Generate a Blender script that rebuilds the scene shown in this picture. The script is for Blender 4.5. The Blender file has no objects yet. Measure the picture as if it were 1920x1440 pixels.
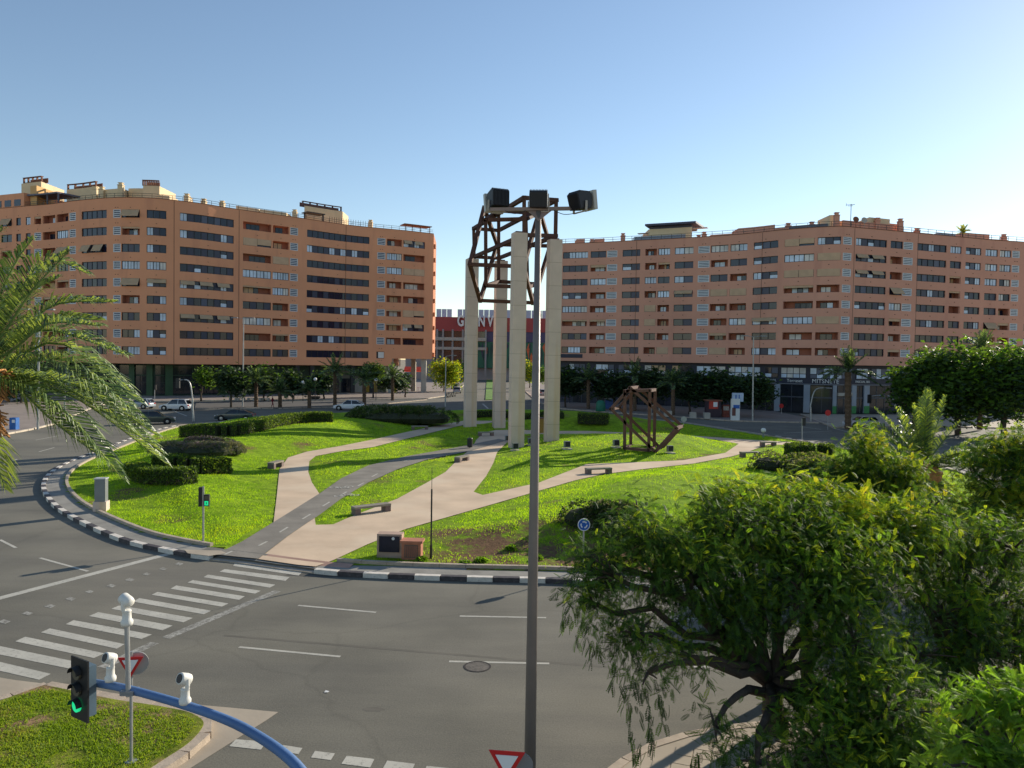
import bpy, bmesh, math, random
import numpy as np
from mathutils import Vector, Matrix
random.seed(7); RNG = np.random.default_rng(7)
R = math.radians
SC = bpy.context.scene
COL = SC.collection

# ---------------------------------------------------------------- camera
CAM_H = 8.0; FPX = 1440.0; PITCH = math.atan((720-675)/FPX); ROLL = 0.0155
F_ = Vector((0, math.cos(PITCH), -math.sin(PITCH))); U0 = Vector((0, math.sin(PITCH), math.cos(PITCH))); R0 = Vector((1, 0, 0))
R_ = R0*math.cos(ROLL)+U0*math.sin(ROLL); U_ = -R0*math.sin(ROLL)+U0*math.cos(ROLL)
cam_d = bpy.data.cameras.new('camera'); cam = bpy.data.objects.new('camera', cam_d); COL.objects.link(cam)
cam.matrix_world = Matrix(((R_.x, U_.x, -F_.x, 0), (R_.y, U_.y, -F_.y, 0), (R_.z, U_.z, -F_.z, CAM_H), (0, 0, 0, 1)))
cam_d.sensor_width = 36; cam_d.lens = FPX/1920*36; cam_d.clip_start = 0.1; cam_d.clip_end = 6000
SC.camera = cam

# ---------------------------------------------------------------- sky, sun, exposure
SUN_EL = R(21.5); SX, SY = 0.715, 0.699
SUN = Vector((SX*math.cos(SUN_EL), SY*math.cos(SUN_EL), math.sin(SUN_EL))).normalized()
W = bpy.data.worlds.new('World'); SC.world = W; W.use_nodes = True
wn = W.node_tree; wn.nodes.clear()
sky = wn.nodes.new('ShaderNodeTexSky'); sky.sky_type = 'NISHITA'; sky.sun_disc = False
sky.sun_elevation = SUN_EL; sky.sun_rotation = math.atan2(SUN.x, SUN.y)
sky.air_density = 1.0; sky.dust_density = 0.12; sky.ozone_density = 1.3; sky.altitude = 20
bgn = wn.nodes.new('ShaderNodeBackground'); bgn.inputs[1].default_value = 0.115
wo = wn.nodes.new('ShaderNodeOutputWorld')
wn.links.new(sky.outputs[0], bgn.inputs[0]); wn.links.new(bgn.outputs[0], wo.inputs[0])
sl = bpy.data.lights.new('sun', 'SUN'); sl.energy = 5.0; sl.angle = R(0.55); sl.color = (1.0, 0.90, 0.74)
so = bpy.data.objects.new('sun', sl); COL.objects.link(so); so.rotation_euler = SUN.to_track_quat('Z', 'Y').to_euler()
SC.view_settings.view_transform = 'Standard'; SC.view_settings.look = 'None'
SC.view_settings.exposure = 0.42; SC.view_settings.gamma = 1.0
SC.render.engine = 'CYCLES'
SC.cycles.max_bounces = 6; SC.cycles.transparent_max_bounces = 8; SC.cycles.use_denoising = True

# ---------------------------------------------------------------- helpers
def ray(px, py):
    return F_ + R_*((px-960)/FPX) + U_*((720-py)/FPX)
def G(px, py, z=0.0):
    d = ray(px, py); t = (z-CAM_H)/d.z
    return Vector((d.x*t, d.y*t, z))
def AT(px, py, y):            # the point on a pixel's ray at distance y in front of the camera
    d = ray(px, py); t = y/d.y
    return Vector((d.x*t, y, CAM_H+d.z*t))

MATS = {}
def mat(name, col, rough=0.8, var=0.18, scale=3.0, bump=0.0, metal=0.0, transl=0.0, spec=0.4, emit=None, es=0.0, stain=None, coat=0.0):
    if name in MATS: return MATS[name]
    m = bpy.data.materials.new(name); m.use_nodes = True; nt = m.node_tree; b = nt.nodes['Principled BSDF']
    b.inputs['Roughness'].default_value = rough; b.inputs['Metallic'].default_value = metal
    b.inputs['Specular IOR Level'].default_value = spec; b.inputs['Coat Weight'].default_value = coat
    c = tuple(col)+(1,)
    if var > 0:
        tc = nt.nodes.new('ShaderNodeTexCoord'); n = nt.nodes.new('ShaderNodeTexNoise'); n.inputs['Scale'].default_value = scale
        n.inputs['Detail'].default_value = 6; nt.links.new(tc.outputs['Object'], n.inputs['Vector'])
        r = nt.nodes.new('ShaderNodeValToRGB'); r.color_ramp.elements[0].position = 0.3; r.color_ramp.elements[1].position = 0.7
        r.color_ramp.elements[0].color = tuple(x*(1-var) for x in col)+(1,); r.color_ramp.elements[1].color = tuple(min(1, x*(1+var)) for x in col)+(1,)
        nt.links.new(n.outputs['Fac'], r.inputs[0]); out = r.outputs[0]
        if stain:
            n2 = nt.nodes.new('ShaderNodeTexNoise'); n2.inputs['Scale'].default_value = stain[1]; n2.inputs['Detail'].default_value = 5
            mp = nt.nodes.new('ShaderNodeMapping'); mp.inputs['Scale'].default_value = stain[3] if len(stain) > 3 else (1, 1, 1)
            nt.links.new(tc.outputs['Object'], mp.inputs[0]); nt.links.new(mp.outputs[0], n2.inputs['Vector'])
            r2 = nt.nodes.new('ShaderNodeValToRGB'); r2.color_ramp.elements[0].position = stain[2]; r2.color_ramp.elements[1].position = stain[2]+0.18
            r2.color_ramp.elements[0].color = (0, 0, 0, 1); r2.color_ramp.elements[1].color = (1, 1, 1, 1)
            mx = nt.nodes.new('ShaderNodeMixRGB'); nt.links.new(n2.outputs['Fac'], r2.inputs[0]); nt.links.new(r2.outputs[0], mx.inputs[0])
            nt.links.new(out, mx.inputs[1]); mx.inputs[2].default_value = tuple(stain[0])+(1,); out = mx.outputs[0]
        nt.links.new(out, b.inputs['Base Color'])
        if bump:
            bp = nt.nodes.new('ShaderNodeBump'); bp.inputs['Strength'].default_value = bump; bp.inputs['Distance'].default_value = 0.05
            nb = nt.nodes.new('ShaderNodeTexNoise'); nb.inputs['Scale'].default_value = scale*8; nb.inputs['Detail'].default_value = 4
            nt.links.new(tc.outputs['Object'], nb.inputs['Vector']); nt.links.new(nb.outputs['Fac'], bp.inputs['Height']); nt.links.new(bp.outputs[0], b.inputs['Normal'])
    else:
        b.inputs['Base Color'].default_value = c; out = None
    if transl > 0:
        tr = nt.nodes.new('ShaderNodeBsdfTranslucent'); ms = nt.nodes.new('ShaderNodeMixShader'); ms.inputs[0].default_value = transl
        tcol = (min(1, col[0]*1.9), min(1, col[1]*1.7), col[2]*0.8, 1)
        if out is not None:
            mm = nt.nodes.new('ShaderNodeMixRGB'); mm.blend_type = 'MULTIPLY'; mm.inputs[0].default_value = 1
            nt.links.new(out, mm.inputs[1]); mm.inputs[2].default_value = (1.9, 1.7, 0.8, 1); nt.links.new(mm.outputs[0], tr.inputs[0])
        else: tr.inputs[0].default_value = tcol
        o = nt.nodes['Material Output']; nt.links.new(b.outputs[0], ms.inputs[1]); nt.links.new(tr.outputs[0], ms.inputs[2]); nt.links.new(ms.outputs[0], o.inputs[0])
    if emit:
        b.inputs['Emission Color'].default_value = tuple(emit)+(1,); b.inputs['Emission Strength'].default_value = es
    MATS[name] = m; return m

def link(o, parent=None):
    COL.objects.link(o)
    if parent is not None: o.parent = parent
    return o
def props(o, label=None, cat=None, group=None, kind=None):
    if label: o['label'] = label
    if cat: o['category'] = cat
    if group: o['group'] = group
    if kind: o['kind'] = kind
    return o
def thing(name, label, cat, loc=(0, 0, 0), rz=0.0, group=None):
    o = bpy.data.objects.new(name, None); o.empty_display_size = 0.2
    link(o); o.location = loc; o.rotation_euler = (0, 0, rz)
    return props(o, label, cat, group)

class MB:
    """collects polygons for ONE mesh object"""
    def __init__(s): s.v = []; s.f = []; s.m = []
    def add(s, vs, fs, mi=0):
        n = len(s.v); s.v += [tuple(v) for v in vs]; s.f += [tuple(i+n for i in f) for f in fs]; s.m += [mi]*len(fs)
    def box(s, c, size, rz=0.0, mi=0, M=None):
        cx, cy, cz = c; a, b, h = size[0]/2, size[1]/2, size[2]/2; co, si = math.cos(rz), math.sin(rz)
        vs = []
        for z in (-h, h):
            for x, y in ((-a, -b), (a, -b), (a, b), (-a, b)):
                vs.append((cx+x*co-y*si, cy+x*si+y*co, cz+z))
        if M is not None: vs = [M @ Vector(v) for v in vs]
        s.add(vs, [(3, 2, 1, 0), (4, 5, 6, 7), (0, 1, 5, 4), (1, 2, 6, 5), (2, 3, 7, 6), (3, 0, 4, 7)], mi)
    def tube(s, pts, rad, n=8, mi=0, cap=True):
        pts = [Vector(p) for p in pts]; k = len(pts)
        if not hasattr(rad, '__len__'): rad = [rad]*k
        vs = []; up = Vector((0, 0, 1))
        d0 = (pts[1]-pts[0]).normalized()
        if abs(d0.z) > 0.9: up = Vector((1, 0, 0))
        for i, p in enumerate(pts):
            d = (pts[min(i+1, k-1)]-pts[max(i-1, 0)]).normalized()
            a = d.cross(up)
            if a.length < 1e-4: a = d.cross(Vector((0, 1, 0)))
            a.normalize(); b = a.cross(d).normalized()
            for j in range(n):
                t = 2*math.pi*j/n; vs.append(p+(a*math.cos(t)+b*math.sin(t))*rad[i])
        fs = [(i*n+j, i*n+(j+1) % n, (i+1)*n+(j+1) % n, (i+1)*n+j) for i in range(k-1) for j in range(n)]
        if cap: fs += [tuple(range(n-1, -1, -1)), tuple((k-1)*n+j for j in range(n))]
        s.add(vs, fs, mi)
    def beam(s, a, b, w, h=None, mi=0):
        h = h or w; a = Vector(a); b = Vector(b); d = (b-a).normalized()
        up = Vector((0, 0, 1)) if abs(d.z) < 0.95 else Vector((0, 1, 0))
        x = d.cross(up).normalized(); y = x.cross(d).normalized(); vs = []
        for p in (a, b):
            for i, j in ((-1, -1), (1, -1), (1, 1), (-1, 1)): vs.append(p+x*(i*w/2)+y*(j*h/2))
        s.add(vs, [(0, 1, 2, 3), (7, 6, 5, 4), (0, 4, 5, 1), (1, 5, 6, 2), (2, 6, 7, 3), (3, 7, 4, 0)], mi)
    def lathe(s, c, prof, n=16, mi=0, M=None):
        vs = []
        for r, z in prof:
            for j in range(n):
                t = 2*math.pi*j/n; vs.append((c[0]+r*math.cos(t), c[1]+r*math.sin(t), c[2]+z))
        if M is not None: vs = [M @ Vector(v) for v in vs]
        k = len(prof)
        fs = [(i*n+j, i*n+(j+1) % n, (i+1)*n+(j+1) % n, (i+1)*n+j) for i in range(k-1) for j in range(n)]
        fs += [tuple(range(n-1, -1, -1)), tuple((k-1)*n+j for j in range(n))]
        s.add(vs, fs, mi)
    def prism(s, poly, z0, z1, mi=0):
        n = len(poly); a = sum(poly[i][0]*poly[(i+1) % n][1]-poly[(i+1) % n][0]*poly[i][1] for i in range(n))
        if a < 0: poly = poly[::-1]
        vs = [(p[0], p[1], z0) for p in poly]+[(p[0], p[1], z1) for p in poly]
        s.add(vs, [tuple(range(n-1, -1, -1)), tuple(range(n, 2*n))]+[(i, (i+1) % n, n+(i+1) % n, n+i) for i in range(n)], mi)
    def mesh(s, name, mats):
        me = bpy.data.meshes.new(name); me.from_pydata(s.v, [], s.f)
        for m in (mats if isinstance(mats, (list, tuple)) else [mats]): me.materials.append(m)
        if len(me.materials) > 1: me.polygons.foreach_set('material_index', s.m)
        me.update(); return me
    def build(s, name, mats, parent=None, world=False, smooth=False, kind=None):
        if world and parent is not None:
            L = Matrix.Translation(parent.location) @ parent.rotation_euler.to_matrix().to_4x4(); Li = L.inverted()
            s.v = [tuple(Li @ Vector(v)) for v in s.v]
        me = s.mesh(name, mats)
        if smooth: me.polygons.foreach_set('use_smooth', [True]*len(me.polygons))
        o = link(bpy.data.objects.new(name, me), parent)
        if kind: o['kind'] = kind
        return o

def sheet(name, poly, z, m, kind='structure', parent=None, thick=0.0):
    b = MB()
    if thick: b.prism([(p[0], p[1]) for p in poly], z-thick, z)
    else:
        n = len(poly); a = sum(poly[i][0]*poly[(i+1) % n][1]-poly[(i+1) % n][0]*poly[i][1] for i in range(n))
        if a < 0: poly = poly[::-1]
        b.add([(p[0], p[1], z) for p in poly], [tuple(range(len(poly)))])
    return b.build(name, m, parent, kind=kind)
def GP(pts, z=0.0): return [G(a, b, z) for a, b in pts]
def smoothline(P, k=5, closed=False):
    P = [Vector(p) for p in P]; n = len(P); out = []
    rng = n if closed else n-1
    for i in range(rng):
        p0 = P[(i-1) % n] if closed or i > 0 else P[0]; p1 = P[i]; p2 = P[(i+1) % n]; p3 = P[(i+2) % n] if closed or i < n-2 else P[n-1]
        for j in range(k):
            t = j/k; out.append(0.5*((2*p1)+(-p0+p2)*t+(2*p0-5*p1+4*p2-p3)*t*t+(-p0+3*p1-3*p2+p3)*t**3))
    if not closed: out.append(P[-1])
    return out
def resample(P, step, closed=False):
    P = [Vector(p) for p in P]
    if closed: P = P+[P[0]]
    L = [0]
    for i in range(1, len(P)): L.append(L[-1]+(P[i]-P[i-1]).length)
    n = max(2, int(L[-1]/step)); out = []
    j = 0
    for i in range(n+1):
        s = L[-1]*i/n
        while j < len(L)-2 and L[j+1] < s: j += 1
        t = (s-L[j])/max(1e-9, L[j+1]-L[j]); out.append(P[j].lerp(P[j+1], t))
    return out[:-1] if closed else out

def npmesh(name, V, Q, mats, mi=None, parent=None, kind=None, smooth=False):
    """V (n,3), Q (m,3 or 4) numpy -> one mesh object, fast"""
    me = bpy.data.meshes.new(name); V = np.ascontiguousarray(V, dtype=np.float32); Q = np.ascontiguousarray(Q, dtype=np.int32)
    m, k = Q.shape
    me.vertices.add(len(V)); me.vertices.foreach_set('co', V.ravel())
    me.loops.add(m*k); me.loops.foreach_set('vertex_index', Q.ravel())
    me.polygons.add(m); me.polygons.foreach_set('loop_start', np.arange(0, m*k, k, dtype=np.int32)); me.polygons.foreach_set('loop_total', np.full(m, k, dtype=np.int32))
    for x in (mats if isinstance(mats, (list, tuple)) else [mats]): me.materials.append(x)
    if mi is not None: me.polygons.foreach_set('material_index', np.ascontiguousarray(mi, dtype=np.int32))
    me.update(calc_edges=True)
    if smooth: me.polygons.foreach_set('use_smooth', np.ones(m, dtype=bool))
    o = link(bpy.data.objects.new(name, me), parent)
    if kind: o['kind'] = kind
    return o
def frames(D, roll=None):
    """rotation matrices (n,3,3) whose first column is D, random or given roll"""
    D = D/np.linalg.norm(D, axis=1, keepdims=True); n = len(D)
    up = np.tile(np.array([0, 0, 1.0]), (n, 1)); up[np.abs(D[:, 2]) > 0.95] = (1, 0, 0)
    S = np.cross(up, D); S /= np.linalg.norm(S, axis=1, keepdims=True); N = np.cross(D, S)
    if roll is not None:
        c, s = np.cos(roll)[:, None], np.sin(roll)[:, None]; S, N = S*c+N*s, N*c-S*s
    return np.stack([D, S, N], axis=2)
def stamp(T, Q, P, M, sc):
    """copies of template verts T / faces Q at P with matrices M, scale sc"""
    n = len(P); V = np.einsum('nij,kj->nki', M, T)*sc[:, None, None]+P[:, None, :]
    F = Q[None]+(np.arange(n)*len(T))[:, None, None]
    return V.reshape(-1, 3), F.reshape(-1, Q.shape[1])
# ================================================================ materials
M_asph = mat('asphalt', (0.148, 0.139, 0.112), 0.9, 0.14, 0.35, 0.0, stain=((0.18, 0.166, 0.136), 0.09, 0.52))
def asphalt_detail(m):
    nt = m.node_tree; b = nt.nodes['Principled BSDF']; tc = nt.nodes.new('ShaderNodeTexCoord')
    src = b.inputs['Base Color'].links[0].from_socket
    n = nt.nodes.new('ShaderNodeTexNoise'); n.inputs['Scale'].default_value = 22; n.inputs['Detail'].default_value = 8; n.inputs['Roughness'].default_value = 0.75
    nt.links.new(tc.outputs['Object'], n.inputs['Vector'])
    r = nt.nodes.new('ShaderNodeValToRGB'); r.color_ramp.elements[0].position = 0.3; r.color_ramp.elements[1].position = 0.7
    r.color_ramp.elements[0].color = (0.74, 0.74, 0.74, 1); r.color_ramp.elements[1].color = (1.22, 1.22, 1.2, 1)
    nt.links.new(n.outputs['Fac'], r.inputs[0])
    mx = nt.nodes.new('ShaderNodeMixRGB'); mx.blend_type = 'MULTIPLY'; mx.inputs[0].default_value = 1
    nt.links.new(src, mx.inputs[1]); nt.links.new(r.outputs[0], mx.inputs[2])
    # fine cracks
    wv = nt.nodes.new('ShaderNodeTexVoronoi'); wv.feature = 'DISTANCE_TO_EDGE'; wv.inputs['Scale'].default_value = 0.07
    dn = nt.nodes.new('ShaderNodeTexNoise'); dn.inputs['Scale'].default_value = 0.8; dn.inputs['Detail'].default_value = 6
    nt.links.new(tc.outputs['Object'], dn.inputs['Vector'])
    ad = nt.nodes.new('ShaderNodeMixRGB'); ad.blend_type = 'ADD'; ad.inputs[0].default_value = 1.0
    nt.links.new(tc.outputs['Object'], ad.inputs[1]); nt.links.new(dn.outputs['Color'], ad.inputs[2]); nt.links.new(ad.outputs[0], wv.inputs['Vector'])
    cr = nt.nodes.new('ShaderNodeValToRGB'); cr.color_ramp.elements[0].position = 0.0; cr.color_ramp.elements[1].position = 0.006
    cr.color_ramp.elements[0].color = (0.88, 0.88, 0.88, 1); cr.color_ramp.elements[1].color = (1, 1, 1, 1)
    nt.links.new(wv.outputs['Distance'], cr.inputs[0])
    m2 = nt.nodes.new('ShaderNodeMixRGB'); m2.blend_type = 'MULTIPLY'; m2.inputs[0].default_value = 1
    nt.links.new(mx.outputs[0], m2.inputs[1]); nt.links.new(cr.outputs[0], m2.inputs[2]); nt.links.new(m2.outputs[0], b.inputs['Base Color'])
    n9 = nt.nodes.new('ShaderNodeTexNoise'); n9.inputs['Scale'].default_value = 1.0; n9.inputs['Detail'].default_value = 7; n9.inputs['Roughness'].default_value = 0.65
    mp9 = nt.nodes.new('ShaderNodeMapping'); mp9.inputs['Scale'].default_value = (0.09, 0.38, 1.0); mp9.inputs['Rotation'].default_value = (0, 0, 0.12)
    nt.links.new(tc.outputs['Object'], mp9.inputs[0]); nt.links.new(mp9.outputs[0], n9.inputs['Vector'])
    r9 = nt.nodes.new('ShaderNodeValToRGB'); r9.color_ramp.elements[0].position = 0.36; r9.color_ramp.elements[1].position = 0.62
    r9.color_ramp.elements[0].color = (0.80, 0.80, 0.82, 1); r9.color_ramp.elements[1].color = (1.07, 1.06, 1.04, 1); nt.links.new(n9.outputs['Fac'], r9.inputs[0])
    m9 = nt.nodes.new('ShaderNodeMixRGB'); m9.blend_type = 'MULTIPLY'; m9.inputs[0].default_value = 1; nt.links.new(m2.outputs[0], m9.inputs[1]); nt.links.new(r9.outputs[0], m9.inputs[2]); nt.links.new(m9.outputs[0], b.inputs['Base Color'])
    bp = nt.nodes.new('ShaderNodeBump'); bp.inputs['Strength'].default_value = 0.35; bp.inputs['Distance'].default_value = 0.02
    nt.links.new(n.outputs['Fac'], bp.inputs['Height']); nt.links.new(bp.outputs[0], b.inputs['Normal'])
asphalt_detail(M_asph)
M_earth = mat('dry_earth', (0.24, 0.19, 0.13), 0.95, 0.25, 0.05)
M_walk = mat('beige_pavement', (0.38, 0.32, 0.245), 0.9, 0.15, 0.6, 0.1)
M_path = mat('beige_path', (0.56, 0.42, 0.29), 0.9, 0.14, 0.45, 0.15, stain=((0.62, 0.49, 0.35), 0.25, 0.5))
M_bike = mat('bike_path_asphalt', (0.20, 0.18, 0.15), 0.9, 0.2, 0.8, 0.2)
M_apron = mat('grey_paving', (0.25, 0.235, 0.205), 0.9, 0.18, 1.2, 0.2)
M_pink = mat('pink_tactile_paving', (0.40, 0.24, 0.18), 0.9, 0.12, 2.0)
def worn_paint():
    m = mat('road_paint', (0.44, 0.42, 0.36), 0.7, 0.12, 1.5); nt = m.node_tree; b = nt.nodes['Principled BSDF']
    src = b.inputs['Base Color'].links[0].from_socket; tc = nt.nodes.new('ShaderNodeTexCoord')
    n = nt.nodes.new('ShaderNodeTexNoise'); n.inputs['Scale'].default_value = 9; n.inputs['Detail'].default_value = 10; n.inputs['Roughness'].default_value = 0.8
    nt.links.new(tc.outputs['Object'], n.inputs['Vector'])
    r = nt.nodes.new('ShaderNodeValToRGB'); r.color_ramp.elements[0].position = 0.33; r.color_ramp.elements[1].position = 0.47
    nt.links.new(n.outputs['Fac'], r.inputs[0]); mx = nt.nodes.new('ShaderNodeMixRGB'); nt.links.new(r.outputs[0], mx.inputs[0])
    mx.inputs[1].default_value = (0.15, 0.14, 0.12, 1); nt.links.new(src, mx.inputs[2]); nt.links.new(mx.outputs[0], b.inputs['Base Color']); return m
M_paint = worn_paint()
def faded_paint():
    m = mat('faded_road_paint', (0.36, 0.35, 0.31), 0.8, 0.2, 1.5); nt = m.node_tree; b = nt.nodes['Principled BSDF']
    src = b.inputs['Base Color'].links[0].from_socket; tc = nt.nodes.new('ShaderNodeTexCoord')
    n = nt.nodes.new('ShaderNodeTexNoise'); n.inputs['Scale'].default_value = 7; n.inputs['Detail'].default_value = 10; n.inputs['Roughness'].default_value = 0.85
    nt.links.new(tc.outputs['Object'], n.inputs['Vector'])
    r = nt.nodes.new('ShaderNodeValToRGB'); r.color_ramp.elements[0].position = 0.44; r.color_ramp.elements[1].position = 0.56
    nt.links.new(n.outputs['Fac'], r.inputs[0]); mx = nt.nodes.new('ShaderNodeMixRGB'); nt.links.new(r.outputs[0], mx.inputs[0])
    mx.inputs[1].default_value = (0.14, 0.13, 0.11, 1); nt.links.new(src, mx.inputs[2]); nt.links.new(mx.outputs[0], b.inputs['Base Color']); return m
M_faded = faded_paint()
M_kerb = mat('kerb_concrete', (0.42, 0.34, 0.26), 0.85, 0.2, 3.0, 0.2)
M_kwhite = mat('kerb_white_paint', (0.62, 0.57, 0.50), 0.8, 0.15, 5.0, 0.2, stain=((0.3, 0.27, 0.24), 9.0, 0.6))
M_kblack = mat('kerb_black_paint', (0.06, 0.052, 0.055), 0.7, 0.3, 5.0, 0.2, stain=((0.25, 0.22, 0.2), 11.0, 0.62))
def lawn_mat(name='lawn_grass', green=(0.20, 0.35, 0.014), soil=(0.17, 0.10, 0.055), thr=0.57, sc=0.2):
    m = mat(name, green, 0.95, 0.0); nt = m.node_tree; b = nt.nodes['Principled BSDF']; tc = nt.nodes.new('ShaderNodeTexCoord')
    def noise(s, d=6, ro=0.6):
        n = nt.nodes.new('ShaderNodeTexNoise'); n.inputs['Scale'].default_value = s; n.inputs['Detail'].default_value = d; n.inputs['Roughness'].default_value = ro
        nt.links.new(tc.outputs['Object'], n.inputs['Vector']); return n
    def ramp(n, p0, p1, c0, c1):
        r = nt.nodes.new('ShaderNodeValToRGB'); r.color_ramp.elements[0].position = p0; r.color_ramp.elements[1].position = p1
        r.color_ramp.elements[0].color = c0+(1,); r.color_ramp.elements[1].color = c1+(1,); nt.links.new(n.outputs['Fac'], r.inputs[0]); return r
    r1 = ramp(noise(1.6, 8, 0.7), 0.35, 0.68, tuple(x*0.55 for x in green), (green[0]*1.5, green[1]*1.3, green[2]*1.4))
    r2 = ramp(noise(sc, 7, 0.65), thr, thr+0.10, (0.0, 0.0, 0.0), (1.0, 1.0, 1.0))
    r3 = ramp(noise(5, 6, 0.7), 0.3, 0.7, tuple(x*0.6 for x in soil), tuple(x*1.4 for x in soil))
    fac = r2.outputs[0]
    if name == 'lawn_grass':      # trodden bare earth by the near kerb
        sp = nt.nodes.new('ShaderNodeSeparateXYZ'); nt.links.new(tc.outputs['Object'], sp.inputs[0])
        def mth(op, a, b_): 
            q = nt.nodes.new('ShaderNodeMath'); q.operation = op
            for i, v in enumerate((a, b_)):
                if isinstance(v, (int, float)): q.inputs[i].default_value = v
                else: nt.links.new(v, q.inputs[i])
            q.use_clamp = op == 'MULTIPLY'; return q.outputs[0]
        dx = mth('MULTIPLY', mth('SUBTRACT', 6.5, mth('ABSOLUTE', mth('SUBTRACT', sp.outputs['X'], 1.8), 0)), 0.4)
        dy = mth('MULTIPLY', mth('SUBTRACT', 5.2, mth('ABSOLUTE', mth('SUBTRACT', sp.outputs['Y'], 30.5), 0)), 0.45)
        n5 = ramp(noise(0.9, 7, 0.7), 0.42, 0.52, (0, 0, 0), (1, 1, 1))
        fac = mth('ADD', mth('MULTIPLY', mth('MULTIPLY', dx, dy), n5.outputs[0]), r2.outputs[0]); cl = nt.nodes.new('ShaderNodeClamp'); nt.links.new(fac, cl.inputs[0]); fac = cl.outputs[0]
    mx = nt.nodes.new('ShaderNodeMixRGB'); nt.links.new(fac, mx.inputs[0]); nt.links.new(r1.outputs[0], mx.inputs[1]); nt.links.new(r3.outputs[0], mx.inputs[2])
    nt.links.new(mx.outputs[0], b.inputs['Base Color'])
    bp = nt.nodes.new('ShaderNodeBump'); bp.inputs['Strength'].default_value = 0.9; bp.inputs['Distance'].default_value = 0.08
    nb = noise(9, 8, 0.8); nt.links.new(nb.outputs['Fac'], bp.inputs['Height']); nt.links.new(bp.outputs[0], b.inputs['Normal'])
    b.inputs['Specular IOR Level'].default_value = 0.1
    return m
M_lawn = lawn_mat()
M_lawn2 = lawn_mat('median_grass', (0.20, 0.26, 0.03), (0.30, 0.20, 0.11), 0.50, 0.9)
M_bladeA = mat('grass_blade', (0.29, 0.48, 0.014), 0.7, 0.0, transl=0.55, spec=0.15)
M_bladeB = mat('grass_blade_yellow', (0.36, 0.47, 0.015), 0.7, 0.0, transl=0.55, spec=0.15)
M_bladeC = mat('grass_blade_dark', (0.12, 0.26, 0.01), 0.7, 0.0, transl=0.5, spec=0.15)

# ================================================================ ground sheets
b = MB(); b.add([(-3000, -200, -0.06), (3000, -200, -0.06), (3000, 5000, -0.06), (-3000, 5000, -0.06)], [(0, 1, 2, 3)])
b.build('ground', M_earth, kind='structure')
b = MB(); b.add([(-170, -30, 0), (170, -30, 0), (170, 420, 0), (-170, 420, 0)], [(0, 1, 2, 3)])
b.build('road', M_asph, kind='structure')

# ---- the round island
near_px = [(470, 1060), (430, 1055), (370, 1048), (300, 1035), (230, 1018), (160, 988), (110, 960), (85, 935), (78, 912), (92, 890), (130, 868), (195, 843), (262, 818), (330, 800)]
far_px = [(440, 790), (560, 781), (680, 776), (850, 775), (1000, 776), (1150, 782), (1278, 793), (1384, 809), (1470, 822), (1560, 838)]
ISL = [G(*p) for p in near_px]+[G(*p) for p in far_px]
ISL += [Vector((34.5, 62, 0)), Vector((34, 54, 0)), Vector((30.5, 45, 0)), Vector((24, 37, 0)), Vector((16, 31, 0))]
ISL += [G(*p) for p in [(1300, 1105), (1180, 1100), (1060, 1095), (1000, 1093), (900, 1091), (800, 1088), (700, 1084), (620, 1079), (540, 1070)]]
ISLs = smoothline(ISL, 5, True); ISLr = resample(ISLs, 1.0, True)
def inset(P, d):
    n = len(P); out = []
    ar = sum(P[i].x*P[(i+1) % n].y-P[(i+1) % n].x*P[i].y for i in range(n)); sgn = 1 if ar > 0 else -1
    for i in range(n):
        t = (P[(i+1) % n]-P[i-1]).normalized(); out.append(P[i]+Vector((-t.y, t.x, 0))*d*sgn)
    return out
APR = inset(ISLr, 0.22); LAWN_E = inset(ISLr, 1.3)
# paths (pixel outlines of the flat ways between the grass mounds)
ZP = 0.17
def GZ(l): return [G(a, b, ZP) for a, b in l]
bike = GZ([(404, 1040), (455, 1015), (515, 978), (560, 950), (600, 925), (640, 897), (690, 873), (760, 856), (850, 840), (935, 823), (950, 826), (885, 845), (850, 852), (800, 862), (745, 880), (690, 905), (640, 935), (600, 965), (540, 1005), (484, 1048)])
pathA = GZ([(513, 979), (519, 930), (524, 880), (540, 858), (575, 847), (640, 836), (700, 824), (740, 815), (800, 802), (868, 789), (960, 789), (960, 793), (872, 796), (830, 806), (760, 823), (700, 838), (640, 846), (592, 855), (580, 865), (578, 885), (585, 905), (599, 926), (560, 953)])
pathB = GZ([(484, 1048), (540, 1005), (590, 971), (592, 984), (625, 983), (650, 972), (680, 960), (745, 935), (800, 905), (835, 885), (852, 868), (872, 850), (885, 840), (893, 825), (905, 812), (930, 806), (960, 806), (1049, 808), (1100, 808), (1200, 812), (1300, 817), (1400, 824), (1500, 830), (1500, 836), (1440, 833), (1400, 848), (1370, 856), (1300, 869), (1200, 880), (1130, 889), (1080, 900), (1000, 923), (900, 952), (830, 972), (760, 992), (690, 1020), (625, 1050), (592, 1062), (560, 1059)])
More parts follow.
